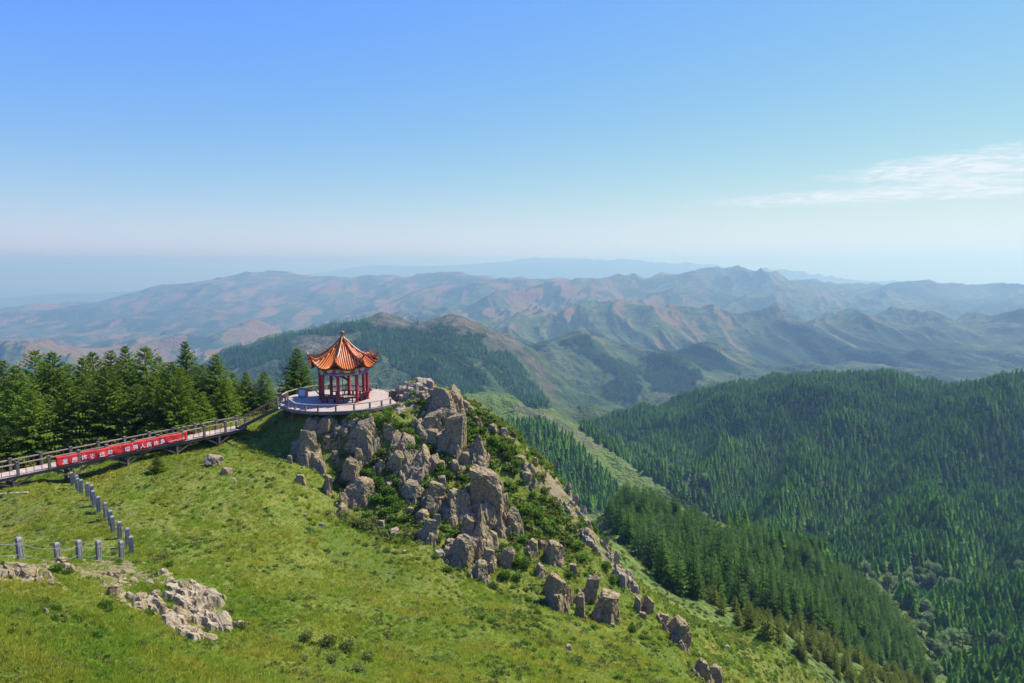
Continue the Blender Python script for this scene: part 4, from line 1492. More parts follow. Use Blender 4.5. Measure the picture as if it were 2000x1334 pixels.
# local frame: x along the walk, y * sgn away from the camera
LEN = BAY * NB
pl_me = MB().box((0, sgn * WID / 2, 0), (0.142, WID + 0.16, 0.045)).mesh('plank', 'deck_wood')
for i in range(int(LEN / 0.152)):
    o = new_obj('plank', pl_me, None, bw)
    o.location = (0.07 + i * 0.152, 0, -0.023 + random.Random(i).uniform(-.003, .003))
for yy in (0.02, WID / 2, WID - 0.02):
    MB().beam((0, sgn * yy, -0.165), (LEN, sgn * yy, -0.165), 0.10, 0.22).obj('stringer', 'beam_wood', bw)
post_me = MB().box((0, 0, 0.43), (0.17, 0.17, 0.98)).box((0, 0, 0.945), (0.21, 0.21, 0.06)).mesh('post', 'post_wood')
bal_me = MB().box((0, 0, 0.40), (0.035, 0.035, 0.80)).mesh('baluster', 'rust_metal')
for yy in (-0.02, WID + 0.02):
    for i in range(NB + 1):
        o = new_obj('post', post_me, None, bw)
        o.location = (i * BAY if i < NB else LEN - 0.1, sgn * yy, 0)
        if i < NB:
            MB().beam((i * BAY + 0.085, sgn * yy, 0.82), ((i + 1) * BAY - 0.085, sgn * yy, 0.82), 0.09, 0.075).obj('rail', 'rail_wood', bw)
            for j in (1, 2, 3):
                b_ = new_obj('baluster', bal_me, None, bw)
                b_.location = (i * BAY + BAY * j / 4, sgn * yy, 0)


def w_local(p):
    """world xy -> boardwalk-local z of the ground"""
    return gz(p.x, p.y) - WZ


for tx in (2.6, 6.4, 10.4, 14.4, 18.2, 22.4):
    base = Vector((W_FAR.x, W_FAR.y, 0)) + wd * tx
    for yy in (0.06, WID - 0.06):
        g = w_local(base + wn_ * yy)
        MB().beam((tx, sgn * yy, -0.27), (tx, sgn * yy, g - 0.35), 0.17, 0.17).obj('trestle_leg', 'beam_wood', bw)
        for s_ in (-1, 1):
            MB().beam((tx + s_ * 0.09, sgn * yy, max(g + 0.12, -0.95)), (tx + s_ * 1.25, sgn * yy, -0.27), 0.09, 0.10).obj('knee_brace', 'beam_wood', bw)
    g = w_local(base + wn_ * WID / 2)
    MB().beam((tx, sgn * 0.0, -0.33), (tx, sgn * WID, -0.33), 0.14, 0.12).obj('cross_beam', 'beam_wood', bw)
    MB().beam((tx, sgn * 0.14, max(g + 0.1, -1.2)), (tx, sgn * (WID - 0.14), -0.40), 0.06, 0.09).obj('cross_brace', 'beam_wood', bw)

# stairs
s_top = PC + ring(R(ST_A), PLAT_R + 0.02)
s_bot = Vector((W_FAR.x, W_FAR.y, WZ)) + wn_ * WID / 2
sd = Vector((s_bot.x - s_top.x, s_bot.y - s_top.y, 0))
run = sd.length
sd.normalize()
sn = Vector((-sd.y, sd.x, 0))
drop = s_top.z - WZ
stairs = thing('staircase', 'wooden open-riser stairs with rails climbing from boardwalk to platform', 'stairs', (s_bot.x, s_bot.y, WZ), math.atan2(-sd.y, -sd.x))
NST = 11
for i in range(NST):
    zt = drop * (i + 1) / (NST + 1)
    xt = run * (i + 0.5) / NST
    MB().box((xt, 0, zt - 0.025), (run / NST * 0.86, WID, 0.05)).obj('tread', 'deck_wood', stairs)
for yy in (-WID / 2 - 0.04, WID / 2 + 0.04):
    MB().beam((-0.05, yy, -0.06), (run + 0.05, yy, drop - 0.08), 0.07, 0.26).obj('stringer', 'beam_wood', stairs)
    MB().beam((0.0, yy, 0.84), (run, yy, drop + 0.86), 0.09, 0.07).obj('handrail', 'rail_wood', stairs)
    for i in range(8):
        f = (i + 0.5) / 8
        MB().beam((run * f, yy, drop * f - 0.05), (run * f, yy, drop * f + 0.82), 0.04, 0.04, (1, 0, 0)).obj('baluster', 'rust_metal', stairs)
    for f in (0.0, 1.0):
        MB().box((run * f, yy, drop * f + 0.42), (0.15, 0.15, 1.05)).obj('newel_post', 'post_wood', stairs)

# ------------------------------------------------------------------ red banner on the near rail
def along(u):
    """distance along the near rail seen at photo column u"""
    X = XT(u, 880)[0]
    # (W_FAR.x + wd.x s) / (W_FAR.y + wd.y s) = X
    return (X * W_FAR.y - W_FAR.x) / (wd.x - X * wd.y)


b0, b1 = along(366), along(106)                     # far and near end
BL = b1 - b0
bn = -wn_                                          # towards the camera
ban = thing('banner', 'long red cloth banner with white Chinese characters tied along the boardwalk rail', 'banner',
            Vector((W_FAR.x, W_FAR.y, WZ)) + wd * b1 + bn * 0.14, math.atan2(-wd.y, -wd.x))
BH0, BH1 = 0.04, 0.80
NBX = 90
V, F = [], []


def ban_off(f, h):
    seam = abs(((f * 5) % 1.0) - 0.5) * 2
    return 0.035 * math.sin(f * 61 + h * 3) * (1 - h) + 0.03 * math.sin(f * 23 + 1.0) - 0.02 * seam


def ban_sag(f):
    return -0.045 * math.sin(PI * ((f * 5) % 1.0))


for i in range(NBX + 1):
    f = i / NBX
    for j in range(7):
        h = j / 6
        V.append((f * BL, -ban_off(f, h) * 1.0, BH0 + (BH1 - BH0) * h + ban_sag(f)))
for i in range(NBX):
    for j in range(6):
        q = i * 7 + j
        F.append((q, q + 7, q + 8, q + 1))
ban_me = raw_mesh('banner_cloth', V, F, 'banner_red', True)
cl = new_obj('cloth', ban_me, None, ban)
sol = cl.modifiers.new('thickness', 'SOLIDIFY')
sol.thickness = 0.006
# which local side faces the camera?
cam_side = 1 if (Matrix.Rotation(ban.rotation_euler.z, 3, 'Z') @ Vector((0, 1, 0))).dot(bn) > 0 else -1
TXT_OBJ = []


def glyph(ch, f, h, size, name='character'):
    cu = bpy.data.curves.new('glyph', 'FONT')
    cu.body = ch
    cu.size = size * 1.12
    cu.align_x = 'CENTER'
    cu.align_y = 'CENTER'
    cu.extrude = 0.004
    cu.offset = 0.008 * size / 0.33
    o = bpy.data.objects.new('glyph', cu)
    COL.objects.link(o)
    TXT_OBJ.append((o, f, h, name))


for ch, f in zip('发展体育运动增强人民体质', [.060, .126, .193, .250, .317, .380, .507, .569, .625, .680, .734, .790]):
    glyph(ch, f, 0.36, 0.36)
glyph('宣', 0.967, 0.30, 0.17)
bpy.context.view_layer.update()
dg = bpy.context.evaluated_depsgraph_get()
for o, f, h, name in TXT_OBJ:
    me = bpy.data.meshes.new_from_object(o.evaluated_get(dg))
    me.name = name
    me.materials.clear()
    me.materials.append(MATS['banner_white'])
    g_ = new_obj(name, me, None, ban)
    g_.location = (f * BL, -ban_off(f, h) + cam_side * 0.022, BH0 + (BH1 - BH0) * h + ban_sag(f))
    g_.rotation_euler = (PI / 2, 0, 0) if cam_side < 0 else (PI / 2, 0, PI)
    bpy.data.objects.remove(o)
rb = random.Random(5)


def strokes(f, h, size, n, name):
    """a mark too small to read: a few short strokes"""
    mb = MB()
    for q in range(n):
        a = rb.choice([0, 0, PI / 2, PI / 2, 0.8])
        x_, z_ = rb.uniform(-.3, .3) * size, rb.uniform(-.35, .35) * size
        mb.box((x_, 0, z_), (size * rb.uniform(.5, .85), 0.006, size * 0.13), Matrix.Rotation(a, 3, 'Y'))
    o = mb.obj(name, 'banner_white', ban)
    o.location = (f * BL, -ban_off(f, h) + cam_side * 0.022, BH0 + (BH1 - BH0) * h + ban_sag(f))


for i in range(8):
    strokes(0.842 + 0.0143 * i, 0.30, 0.15, 5, 'small_character')
for f in (0.060, 0.165, 0.37, 0.457, 0.548, 0.633, 0.79):
    strokes(f, 0.80, 0.085, 3, 'small_mark')

# ------------------------------------------------------------------ stone posts with cables
def stone_parts(h):
    w = 0.105
    sh = MB()
    V = [(-w, -w, -0.35), (w, -w, -0.35), (w, w, -0.35), (-w, w, -0.35), (-w, -w, h - 0.17), (w, -w, h - 0.17), (w, w, h - 0.17), (-w, w, h - 0.17)]
    sh.add(V, [(0, 3, 2, 1), (4, 5, 6, 7), (0, 1, 5, 4), (1, 2, 6, 5), (2, 3, 7, 6), (3, 0, 4, 7)])
    sm = sh.mesh('shaft', 'stone_grey')
    cm = MB()
    c, d_ = w + 0.012, w - 0.03
    cm.add([(-c, -c, h - 0.15), (c, -c, h - 0.15), (c, c, h - 0.15), (-c, c, h - 0.15), (-c, -c, h - 0.05), (c, -c, h - 0.05), (c, c, h - 0.05), (-c, c, h - 0.05),
            (-d_, -d_, h), (d_, -d_, h), (d_, d_, h), (-d_, d_, h)],
           [(0, 3, 2, 1), (0, 1, 5, 4), (1, 2, 6, 5), (2, 3, 7, 6), (3, 0, 4, 7), (4, 5, 9, 8), (5, 6, 10, 9), (6, 7, 11, 10), (7, 4, 8, 11), (8, 9, 10, 11)])
    cmm = cm.mesh('cap', 'stone_grey')
    nm = MB().box((0, 0, h - 0.16), (2 * w - 0.03, 2 * w - 0.03, 0.04)).mesh('neck', 'stone_dark')
    pm = MB()
    for k in range(4):
        rot = Matrix.Rotation(k * PI / 2, 3, 'Z')
        for (cx_, cz_, sx_, sz_) in ((-0.06, h * 0.42, 0.022, 0.52), (0.06, h * 0.42, 0.022, 0.52), (0, h * 0.42 - 0.25, 0.10, 0.022), (0, h * 0.42 + 0.25, 0.10, 0.022)):
            pm.box(rot @ Vector((cx_, -w - 0.002, cz_)), (sx_, 0.010, sz_) if k % 2 == 0 else (0.010, sx_, sz_))
    return sm, cmm, nm, pm.mesh('panel_moulding', 'stone_dark')


SP_ME = stone_parts(1.08)


def stone_post(label, x, y, group, rotz, dz=0.0):
    o = thing('stone_post', label, 'post', (x, y, gz(x, y) + dz), rotz, group)
    r = random.Random(int(x * 100))
    o.rotation_euler = (r.uniform(-.035, .035), r.uniform(-.035, .035), rotz + r.uniform(-.08, .08))
    for nm, me in zip(('shaft', 'cap', 'neck', 'panel_moulding'), SP_ME):
        new_obj(nm, me, None, o)
    return o


ORD = ['first', 'second', 'third', 'fourth', 'fifth', 'sixth', 'seventh', 'eighth', 'ninth', 'tenth', 'eleventh', 'twelfth', 'thirteenth', 'fourteenth']
pA, pB = at(141, 950, 50.0), at(258, 1080, 37.3)
PROW = []
NPR = 14
for i in range(NPR):
    f = i / (NPR - 1)
    x_, y_ = pA.x + (pB.x - pA.x) * f + 0.12 * math.sin(i * 1.7), pA.y + (pB.y - pA.y) * f
    stone_post('grey stone post, %s down the slope from the boardwalk in the long row' % ORD[i], x_, y_, 'stone posts below the boardwalk', math.atan2(pB.y - pA.y, pB.x - pA.x))
front = [at(237, 1080, 36.2), at(192, 1080, 34.9), at(154, 1080, 33.6), at(112, 1078, 31.8), at(40, 1080, 28.4), at(-45, 1080, 25.6)]
FL = ['stone post in the cabled row, nearest the corner by the long row', 'stone post in the cabled row, second from the corner', 'short-looking stone post in the middle of the cabled row',
      'stone post with cables standing at the pale stony bank', 'tallest-looking stone post with cables near the left edge', 'stone post past the left edge holding the cable ends']
FP = []
for p_, l_ in zip(front, FL):
    if p_.x / p_.y < -0.80:
        pass
    o = stone_post(l_, p_.x, p_.y, 'stone posts strung with cables', R(60))
    FP.append(o.location.copy())
for h_, nm in ((0.80, 'upper'), (0.30, 'lower')):
    mb = MB()
    for i in range(len(FP) - 1):
        a, b = FP[i] + Vector((0, 0, h_)), FP[i + 1] + Vector((0, 0, h_))
        mb.tube([a.lerp(b, s_ / 8) - Vector((0, 0, 0.13 * math.sin(PI * s_ / 8))) for s_ in range(9)], 0.013, 6)
    o = mb.obj('cable', 'cable', None, True)
    tag(o, 'pale %s cable hanging between the stone posts at left' % nm, 'cable', 'cables of the stone posts')

# plank lying on the grass at the left edge
p0, p1 = at(-30, 958, 46.5), at(54, 961, 46.0)
p0.z, p1.z = gz(p0.x, p0.y) + 0.10, gz(p1.x, p1.y) + 0.10
tag(MB().beam(p0, p1, 0.16, 0.07).beam(p0 + Vector((0.5, -0.25, 0.02)), p1 + Vector((-1.4, -0.16, 0.0)), 0.12, 0.05).obj('timber_plank', 'pale_timber'), 'pale timber plank lying in the grass below the boardwalk', 'plank')
# ------------------------------------------------------------------ rocks
t = NT('crag_rock')
p = t.coord('Object')
geo = t.node('NewGeometry').outputs['Position']
n1 = t.noise(geo, 1.1, 5, 0.6)
n2 = t.noise(geo, 5.0, 6, 0.7)
n3 = t.noise(geo, 26.0, 4, 0.65)
vor = t.node('TexVoronoi', feature='DISTANCE_TO_EDGE')
wv = t.mix(0.16, geo, t.node('TexNoise').outputs['Color'])
t.put(vor.inputs['Vector'], geo)
vor.inputs['Scale'].default_value = 1.15
crack = t.ramp(vor.outputs['Distance'], [(0.0, 0.0), (0.022, 1.0)])
c = t.ramp(n2, [(0.28, (0.135, 0.100, 0.042)), (0.46, (0.270, 0.208, 0.098)), (0.64, (0.39, 0.310, 0.165)), (0.82, (0.51, 0.43, 0.265))])
c = t.mix(t.ramp(n1, [(0.48, 0.0), (0.68, 0.55)]), c, (0.36, 0.245, 0.140))
c = t.mix(t.ramp(n3, [(0.55, 0.0), (0.70, 0.5)]), c, (0.10, 0.095, 0.075))
c = t.mix(t.ramp(t.noise(geo, 2.7, 4), [(0.62, 0.0), (0.72, 0.35)]), c, (0.21, 0.20, 0.09))
c = t.mix(1.0, c, t.ramp(crack, [(0.0, 0.55), (1.0, 1.0)]), 'MULTIPLY')
hgt = t.math('ADD', t.math('MULTIPLY', n2, 1.0), t.math('ADD', t.math('MULTIPLY', n3, 0.35), t.math('MULTIPLY', crack, 0.5)))
t.bsdf(c, 0.9, t.bump(hgt, 0.9, 0.12), 0.2)
t = NT('pale_rock')
geo = t.node('NewGeometry').outputs['Position']
n2 = t.noise(geo, 3.5, 5, 0.65)
n3 = t.noise(geo, 18.0, 4, 0.65)
c = t.ramp(n2, [(0.28, (0.155, 0.120, 0.068)), (0.5, (0.295, 0.238, 0.142)), (0.72, (0.39, 0.335, 0.225))])
c = t.mix(t.ramp(n3, [(0.56, 0.0), (0.72, 0.4)]), c, (0.17, 0.14, 0.11))
t.bsdf(c, 0.9, t.bump(t.math('ADD', n2, t.math('MULTIPLY', n3, 0.4)), 0.8, 0.08), 0.2)


_ico = {}


def ico(sub):
    if sub not in _ico:
        bm = bmesh.new()
        bmesh.ops.create_icosphere(bm, subdivisions=sub, radius=1.0)
        bm.verts.ensure_lookup_table()
        _ico[sub] = (np.array([v_.co[:] for v_ in bm.verts]), np.array([[q.index for q in f.verts] for f in bm.faces]))
        bm.free()
    return _ico[sub]


def n3d(p, s, seed):
    return (gnoise(p[:, 0] * s + 3.1, p[:, 1] * s + p[:, 2] * s * 0.71, seed) + gnoise(p[:, 1] * s - 1.7, p[:, 2] * s + p[:, 0] * s * 0.53, seed + 1) + gnoise(p[:, 2] * s + 5.2, p[:, 0] * s - p[:, 1] * s * 0.37, seed + 2)) / 1.7


def rock_mesh(seed, w, d, h, style='block', sub=4, mat='crag_rock'):
    """an angular boulder: a ball cut by many planes, then roughened; base at z=0"""
    r = np.random.default_rng(seed)
    v, f = ico(sub)
    v = v.copy()
    # cutting planes give flat faces and sharp edges
    axes = {'block': [[1, 0, .12], [-1, 0, .12], [0, 1, .1], [0, -1, .25], [0.15, -.1, 1]],
            'slab': [[0.45, -0.35, 1], [1, .1, .1], [-1, -.1, .2], [0, -1, .3]],
            'spire': [[1, 0, .42], [-1, 0, .42], [0, 1, .4], [0, -1, .40], [.7, -.7, .5], [-.7, -.7, .5]]}[style]
    for i in range(len(axes) + 7):
        if i < len(axes):
            nrm = np.array(axes[i]) + r.normal(size=3) * 0.16
            cut = r.uniform(0.42, 0.58)
        else:
            nrm = r.normal(size=3)
            nrm[2] = abs(nrm[2]) * 0.8
            cut = r.uniform(0.50, 0.72)
        nrm /= np.linalg.norm(nrm)
        dd = v @ nrm - cut
        m_ = dd > 0
        v[m_] -= np.outer(dd[m_], nrm) * 0.985
    if style == 'spire':
        tz = np.clip((v[:, 2] + 0.6) / 1.3, 0, 1)
        v[:, :2] *= (1.15 - 0.80 * tz ** 1.2)[:, None]
        v[:, 0] += 0.15 * tz * r.choice([-1, 1])
    # joints: the rock is offset a little from one joint block to the next
    for q in range(2):
        ax = r.normal(size=3)
        ax[2] *= 0.6 if q else 1.4
        ax /= np.linalg.norm(ax)
        ph = (v @ ax) * r.uniform(2.6, 4.2) + 0.22 * n3d(v, 1.5, seed + 99 + q)
        cell = np.floor(ph)
        off = ((np.sin(cell * 12.9898 + seed * 0.7 + q) * 43758.5453) % 1.0) - 0.5
        fr_ = ph - cell
        groove = np.exp(-(np.minimum(fr_, 1 - fr_) / 0.06) ** 2)
        v *= (1 + 0.13 * off - 0.05 * groove)[:, None]
    v += (v / (np.linalg.norm(v, axis=1)[:, None] + 1e-6)) * (0.035 * n3d(v, 2.2, seed * 7) + 0.032 * n3d(v, 5.1, seed * 7 + 3) + 0.022 * n3d(v, 11.5, seed * 7 + 5))[:, None]
    mn, mx = v.min(0), v.max(0)
    v = (v - (mn + mx) / 2) / (mx - mn)
    v[:, 2] += 0.5
    v = v * np.array([w, d, h])
    return raw_mesh('rock', v, f, mat, False)


def hit(u, v, y0=12.0, y1=107.0):
    """where the ray of a photo pixel meets the near hill"""
    X, T = XT(u, v)
    Y = np.exp(np.linspace(math.log(y0), math.log(y1), 500))
    g = ground_z(X * Y, Y)
    b = np.nonzero(T * Y <= g)[0]
    if len(b) == 0:
        return None
    i = max(b[0], 1)
    return Vector((X * Y[i], Y[i], g[i]))


def rock(u, vb, w, h, style='block', mat='crag_rock', parent=None, depth=0.85, tilt=0.0, sink=0.32, Y=None, rz=None):
    """w, h: size in photo pixels; vb: photo row of its foot"""
    seed = int(u * 13 + vb * 7) % 100000
    r = random.Random(seed)
    p_ = hit(u, min(vb, 1420)) if Y is None else at(u, vb, Y)
    if p_ is None:
        return None
    px = p_.y / F0
    wm, hm = w * px * 0.94, h * px * (0.84 + sink)
    big = max(w, h)
    me = rock_mesh(seed, wm, wm * depth, hm, style, 5 if big > 55 else (4 if big > 22 else 3), mat)
    o = new_obj('rock', me, None, parent)
    rot = r.uniform(-0.7, 0.7) if rz is None else rz
    o.rotation_euler = (r.uniform(-0.08, 0.08), R(tilt), rot)
    loc = Vector((p_.x, p_.y + wm * depth * 0.30, p_.z - hm * sink / (1 + sink)))
    o.location = loc - (parent.location if parent is not None else Vector((0, 0, 0)))
    return o


def near_z(X_, Y_):
    """height of the drawn near sheet"""
    fx = np.clip(np.interp(X_ / Y_, NEAR_COLS, np.arange(x_hill.shape[1])), 0, x_hill.shape[1] - 1.001)
    fl = np.clip((np.log(Y_) - math.log(0.8)) / (math.log(108.6) - math.log(0.8)) * (x_hill.shape[0] - 1), 0, x_hill.shape[0] - 1.001)
    ix, il = fx.astype(int), fl.astype(int)
    a, b = fx - ix, fl - il
    return (z_hill[il, ix] * (1 - a) + z_hill[il, ix + 1] * a) * (1 - b) + (z_hill[il + 1, ix] * (1 - a) + z_hill[il + 1, ix + 1] * a) * b


def worley(x_, y_, seed):
    """nearest-cell id value and distance to the cell border"""
    ix, iy = np.floor(x_), np.floor(y_)
    d1 = np.full(x_.shape, 9.0)
    d2 = np.full(x_.shape, 9.0)
    idv = np.zeros(x_.shape)
    for ox in (-1, 0, 1):
        for oy in (-1, 0, 1):
            h1 = _hash(ix + ox, iy + oy, seed) / 4294967296.0
            h2 = _hash(ix + ox, iy + oy, seed + 5) / 4294967296.0
            dd = np.hypot(ix + ox + h1 - x_, iy + oy + h2 - y_)
            near_ = dd < d1
            d2 = np.where(near_, d1, np.minimum(d2, dd))
            idv = np.where(near_, _hash(ix + ox, iy + oy, seed + 9) / 4294967296.0, idv)
            d1 = np.where(near_, dd, d1)
    return idv, d2 - d1


def bedrock(parent, spots, mat, low=1.0, wide=0.56):
    """the living rock the loose blocks break out of: one fractured, stepped mass rising through the turf"""
    sp = np.array(spots)
    pad = 1.2
    x0, x1, y0, y1 = sp[:, 0].min() - sp[:, 2].max() - pad, sp[:, 0].max() + sp[:, 2].max() + pad, sp[:, 1].min() - sp[:, 2].max() - pad, sp[:, 1].max() + sp[:, 2].max() + pad
    res = max(0.075, math.sqrt((x1 - x0) * (y1 - y0) / 26000.0))
    gx, gy = np.meshgrid(np.arange(x0, x1, res), np.arange(y0, y1, res))
    wx = gx + 0.45 * fbm(gx / 0.9, gy / 0.9, 3, 131)
    wy = gy + 0.45 * fbm(gx / 0.9, gy / 0.9, 3, 133)
    h = np.full(gx.shape, -1.0)
    for i, (cx, cy, w_, hh) in enumerate(sp):
        th = 0.5 * math.sin(i * 2.3 + cx)
        dx, dy = wx - cx, wy - cy
        a = (dx * math.cos(th) + dy * math.sin(th)) / (w_ * wide)
        b = (-dx * math.sin(th) + dy * math.cos(th)) / (w_ * wide)
        q = (np.abs(a) ** 3.5 + np.abs(b) ** 3.5) ** (1 / 3.5)
        h = np.maximum(h, hh * 0.28 * low * (1 - smooth(0.55, 1.15, q)) - 0.5 * smooth(0.75, 1.1, q))
    idv, bd = worley(wx / 0.85, wy / 0.85, 7)
    idv2, bd2 = worley(wx / 0.36 + 9, wy / 0.36, 17)
    rise = smooth(-0.1, 0.35, h)
    h = h + rise * ((idv - 0.5) * 0.42 + (idv2 - 0.5) * 0.16) * low
    st = 0.30
    qh = h / st + 0.5 * fbm(gx / 1.7, gy / 1.7, 2, 141)
    h = np.where(h > 0.05, 0.55 * h + 0.45 * (np.floor(qh) + smooth(0.62, 1.0, qh - np.floor(qh))) * st, h)
    h = h - rise * (0.16 * np.exp(-(bd / 0.07) ** 2) + 0.06 * np.exp(-(bd2 / 0.09) ** 2)) + rise * 0.05 * fbm(gx / 0.25, gy / 0.25, 2, 151)
    z = near_z(gx, gy) + h
    keep = h > -0.22
    ny, nx = gx.shape
    idx = np.arange(ny * nx).reshape(ny, nx)
    ok = keep[:-1, :-1] | keep[1:, :-1] | keep[:-1, 1:] | keep[1:, 1:]
    f = np.stack([idx[:-1, :-1], idx[:-1, 1:], idx[1:, 1:], idx[1:, :-1]], -1)[ok]
    used, inv = np.unique(f.ravel(), return_inverse=True)
    V = np.stack([gx.ravel(), gy.ravel(), z.ravel()], 1)[used] - np.array(parent.location)
    new_obj('bedrock', raw_mesh('bedrock', V, inv.reshape(-1, 4), mat, False), None, parent)


def outcrop(label, rocks, at_px, name='rock_outcrop', low=1.0, shrink=1.0, bed_mat='crag_rock', wide=0.56):
    p_ = hit(*at_px)
    o = thing(name, label, 'rock outcrop', p_)
    spots = []
    for a in rocks:
        a = list(a)
        kw = a.pop() if isinstance(a[-1], dict) else {}
        a[2] *= shrink
        a[3] *= shrink
        ro = rock(*a, parent=o, **kw)
        if ro is not None:
            q = ro.location + o.location
            dm = ro.dimensions
            me_d = max(abs(c_) for b_ in ro.bound_box for c_ in b_[:1]) * 2
            hh_ = max(b_[2] for b_ in ro.bound_box)
            spots.append((q.x, q.y - 0.1 * me_d, me_d, hh_))
    bedrock(o, spots, bed_mat, low, wide)
    return o


S, B, L = 'spire', 'block', 'slab'
outcrop('rough grey boulders crowded below the front edge of the platform', [
    (600, 906, 52, 76, B), (578, 890, 26, 30, B), (610, 840, 32, 24, B), (636, 848, 30, 33, B), (657, 858, 27, 22, B), (711, 884, 54, 70, B), (689, 880, 28, 24, B), (672, 850, 24, 18, B),
    (782, 878, 44, 34, L, {'tilt': 22}), (750, 850, 34, 24, L, {'tilt': 18}), (733, 842, 26, 18, B), (640, 882, 18, 26, B), (585, 945, 22, 18, B), (637, 966, 18, 42, B, {'tilt': 8}), (628, 925, 20, 30, B),
    (690, 842, 26, 20, B), (655, 905, 16, 22, B), (565, 905, 12, 16, B)], (660, 880))
outcrop('broad tilted slabs of pinkish rock halfway down the crag', [
    (765, 918, 32, 46, L, {'tilt': 15}), (807, 938, 66, 70, L, {'tilt': 24, 'depth': 1.0}), (835, 920, 30, 40, L, {'tilt': 26}), (744, 931, 27, 33, B), (683, 948, 38, 62, B, {'tilt': 6}), (697, 985, 56, 54, B), (669, 992, 22, 32, B), (720, 975, 24, 32, B),
    (806, 976, 46, 43, L, {'tilt': -14}), (845, 1002, 54, 70, B, {'tilt': 10}), (862, 960, 24, 34, B), (824, 1022, 29, 28, B), (838, 1056, 38, 46, B), (700, 915, 18, 44, B), (800, 1010, 18, 20, B), (760, 960, 16, 18, B),
    (668, 1010, 26, 30, B), (852, 1030, 22, 30, B)], (800, 960))
outcrop('tall leaning wall of grey-brown rock right of the platform', [
    (858, 818, 62, 70, B, {'tilt': 6}), (830, 864, 46, 74, B, {'tilt': 10}), (884, 886, 46, 92, B, {'tilt': 8}), (862, 884, 40, 44, B), (868, 846, 44, 48, B, {'tilt': 8}), (845, 875, 30, 40, B), (880, 842, 34, 44, B, {'tilt': 8}),
    (896, 880, 22, 50, S), (846, 800, 28, 30, B)], (858, 840))
outcrop('dark upright boulder standing on the skyline right of the rock wall', [
    (890, 797, 33, 47, B), (911, 803, 16, 22, B), (921, 812, 13, 20, B), (903, 815, 14, 18, B), (930, 826, 10, 12, B)], (893, 795))
outcrop('chain of small knobs linking the rock wall to the pointed boulder', [
    (887, 898, 25, 22, B), (890, 926, 23, 32, B), (909, 908, 20, 28, B), (862, 925, 17, 26, B), (872, 905, 14, 16, B), (905, 930, 18, 20, B)], (890, 915))
outcrop('highest pointed boulder on the crag', [(934, 905, 42, 66, S), (944, 898, 22, 34, S), (938, 915, 34, 18, B)], (934, 900))
outcrop('largest angular block on the crag, split by dark joints', [
    (950, 1012, 74, 118, B, {'depth': 0.7}), (930, 1000, 50, 70, B), (975, 985, 26, 60, B), (938, 930, 30, 30, B), (985, 1000, 18, 36, B)], (945, 1000))
outcrop('rounded grey block left of the sharp rock spire', [(894, 1018, 62, 68, B), (905, 1000, 30, 40, B), (873, 1010, 20, 20, B)], (894, 1010))
outcrop('sharp rock spire with a broken foot at the bottom of the crag', [
    (936, 1082, 66, 106, S), (915, 1060, 34, 60, B), (954, 1108, 32, 44, B), (984, 1106, 30, 42, L, {'tilt': 16}), (940, 1138, 32, 46, B), (965, 1075, 26, 44, B), (960, 1122, 16, 24, B)], (940, 1090))
outcrop('low sloping slab left of the spire foot', [(895, 1097, 62, 62, L, {'tilt': 14}), (880, 1075, 24, 24, B), (915, 1098, 22, 24, B)], (895, 1090))
outcrop('narrow ribs of rock right of the spire', [(977, 1048, 33, 50, S), (983, 1000, 18, 38, S), (1006, 1045, 29, 60, B), (996, 1028, 18, 30, B)], (990, 1040))
outcrop('two squat dark blocks above the leaning pillars', [(1040, 1086, 26, 34, B), (1080, 1102, 36, 50, B), (1062, 1076, 24, 22, B), (1096, 1090, 16, 30, B)], (1070, 1090))
outcrop('row of leaning brown rock pillars low on the slope', [
    (1056, 1128, 25, 30, B), (1088, 1192, 50, 96, B), (1070, 1165, 24, 44, S), (1133, 1210, 28, 68, B), (1148, 1175, 36, 70, B, {'tilt': 10}), (1180, 1212, 60, 74, B, {'tilt': 8}), (1120, 1125, 20, 30, B), (1112, 1175, 18, 40, B),
    (1203, 1210, 20, 30, B)], (1130, 1180), shrink=0.9)
outcrop('pair of knobbly rocks on the spur below the pale ledge', [(1246, 1198, 20, 35, B), (1266, 1197, 28, 43, B), (1256, 1210, 16, 16, B)], (1256, 1200))
outcrop('jagged overhanging rock on the slope above the meadow', [(1310, 1236, 34, 40, B, {'tilt': 20}), (1328, 1262, 42, 58, B), (1300, 1218, 20, 20, B), (1338, 1240, 20, 30, B), (1318, 1250, 26, 34, S)], (1322, 1250))
outcrop('lowest rocks near the bottom edge above the meadow', [(1362, 1322, 25, 38, B, {'tilt': 18}), (1380, 1334, 24, 36, B), (1398, 1340, 40, 42, B)], (1385, 1328))
# ledges along the crest of the spur
outcrop('pale broken ledge running down the skyline of the spur', [
    (1222, 1142, 37, 42, L, {'tilt': 22, 'mat': 'pale_rock'}), (1200, 1098, 23, 34, L, {'tilt': 24, 'mat': 'pale_rock'}), (1178, 1068, 20, 34, L, {'tilt': 24}), (1145, 1057, 21, 34, B), (1163, 1080, 16, 24, B), (1190, 1080, 14, 20, B),
    (1120, 985, 18, 30, L, {'tilt': 24, 'mat': 'pale_rock'}), (1135, 1010, 18, 34, L, {'tilt': 24, 'mat': 'pale_rock'}), (1105, 960, 20, 30, L, {'tilt': 24}), (1090, 935, 18, 24, L, {'tilt': 24, 'mat': 'pale_rock'}), (1150, 1030, 16, 22, B),
    (1210, 1120, 16, 24, B), (1075, 915, 16, 18, B, {'mat': 'pale_rock'}), (1240, 1160, 14, 16, B), (1110, 1000, 14, 26, S), (1128, 1035, 12, 24, S)], (1150, 1040), shrink=0.72, low=1.4, wide=0.95, bed_mat='pale_rock')
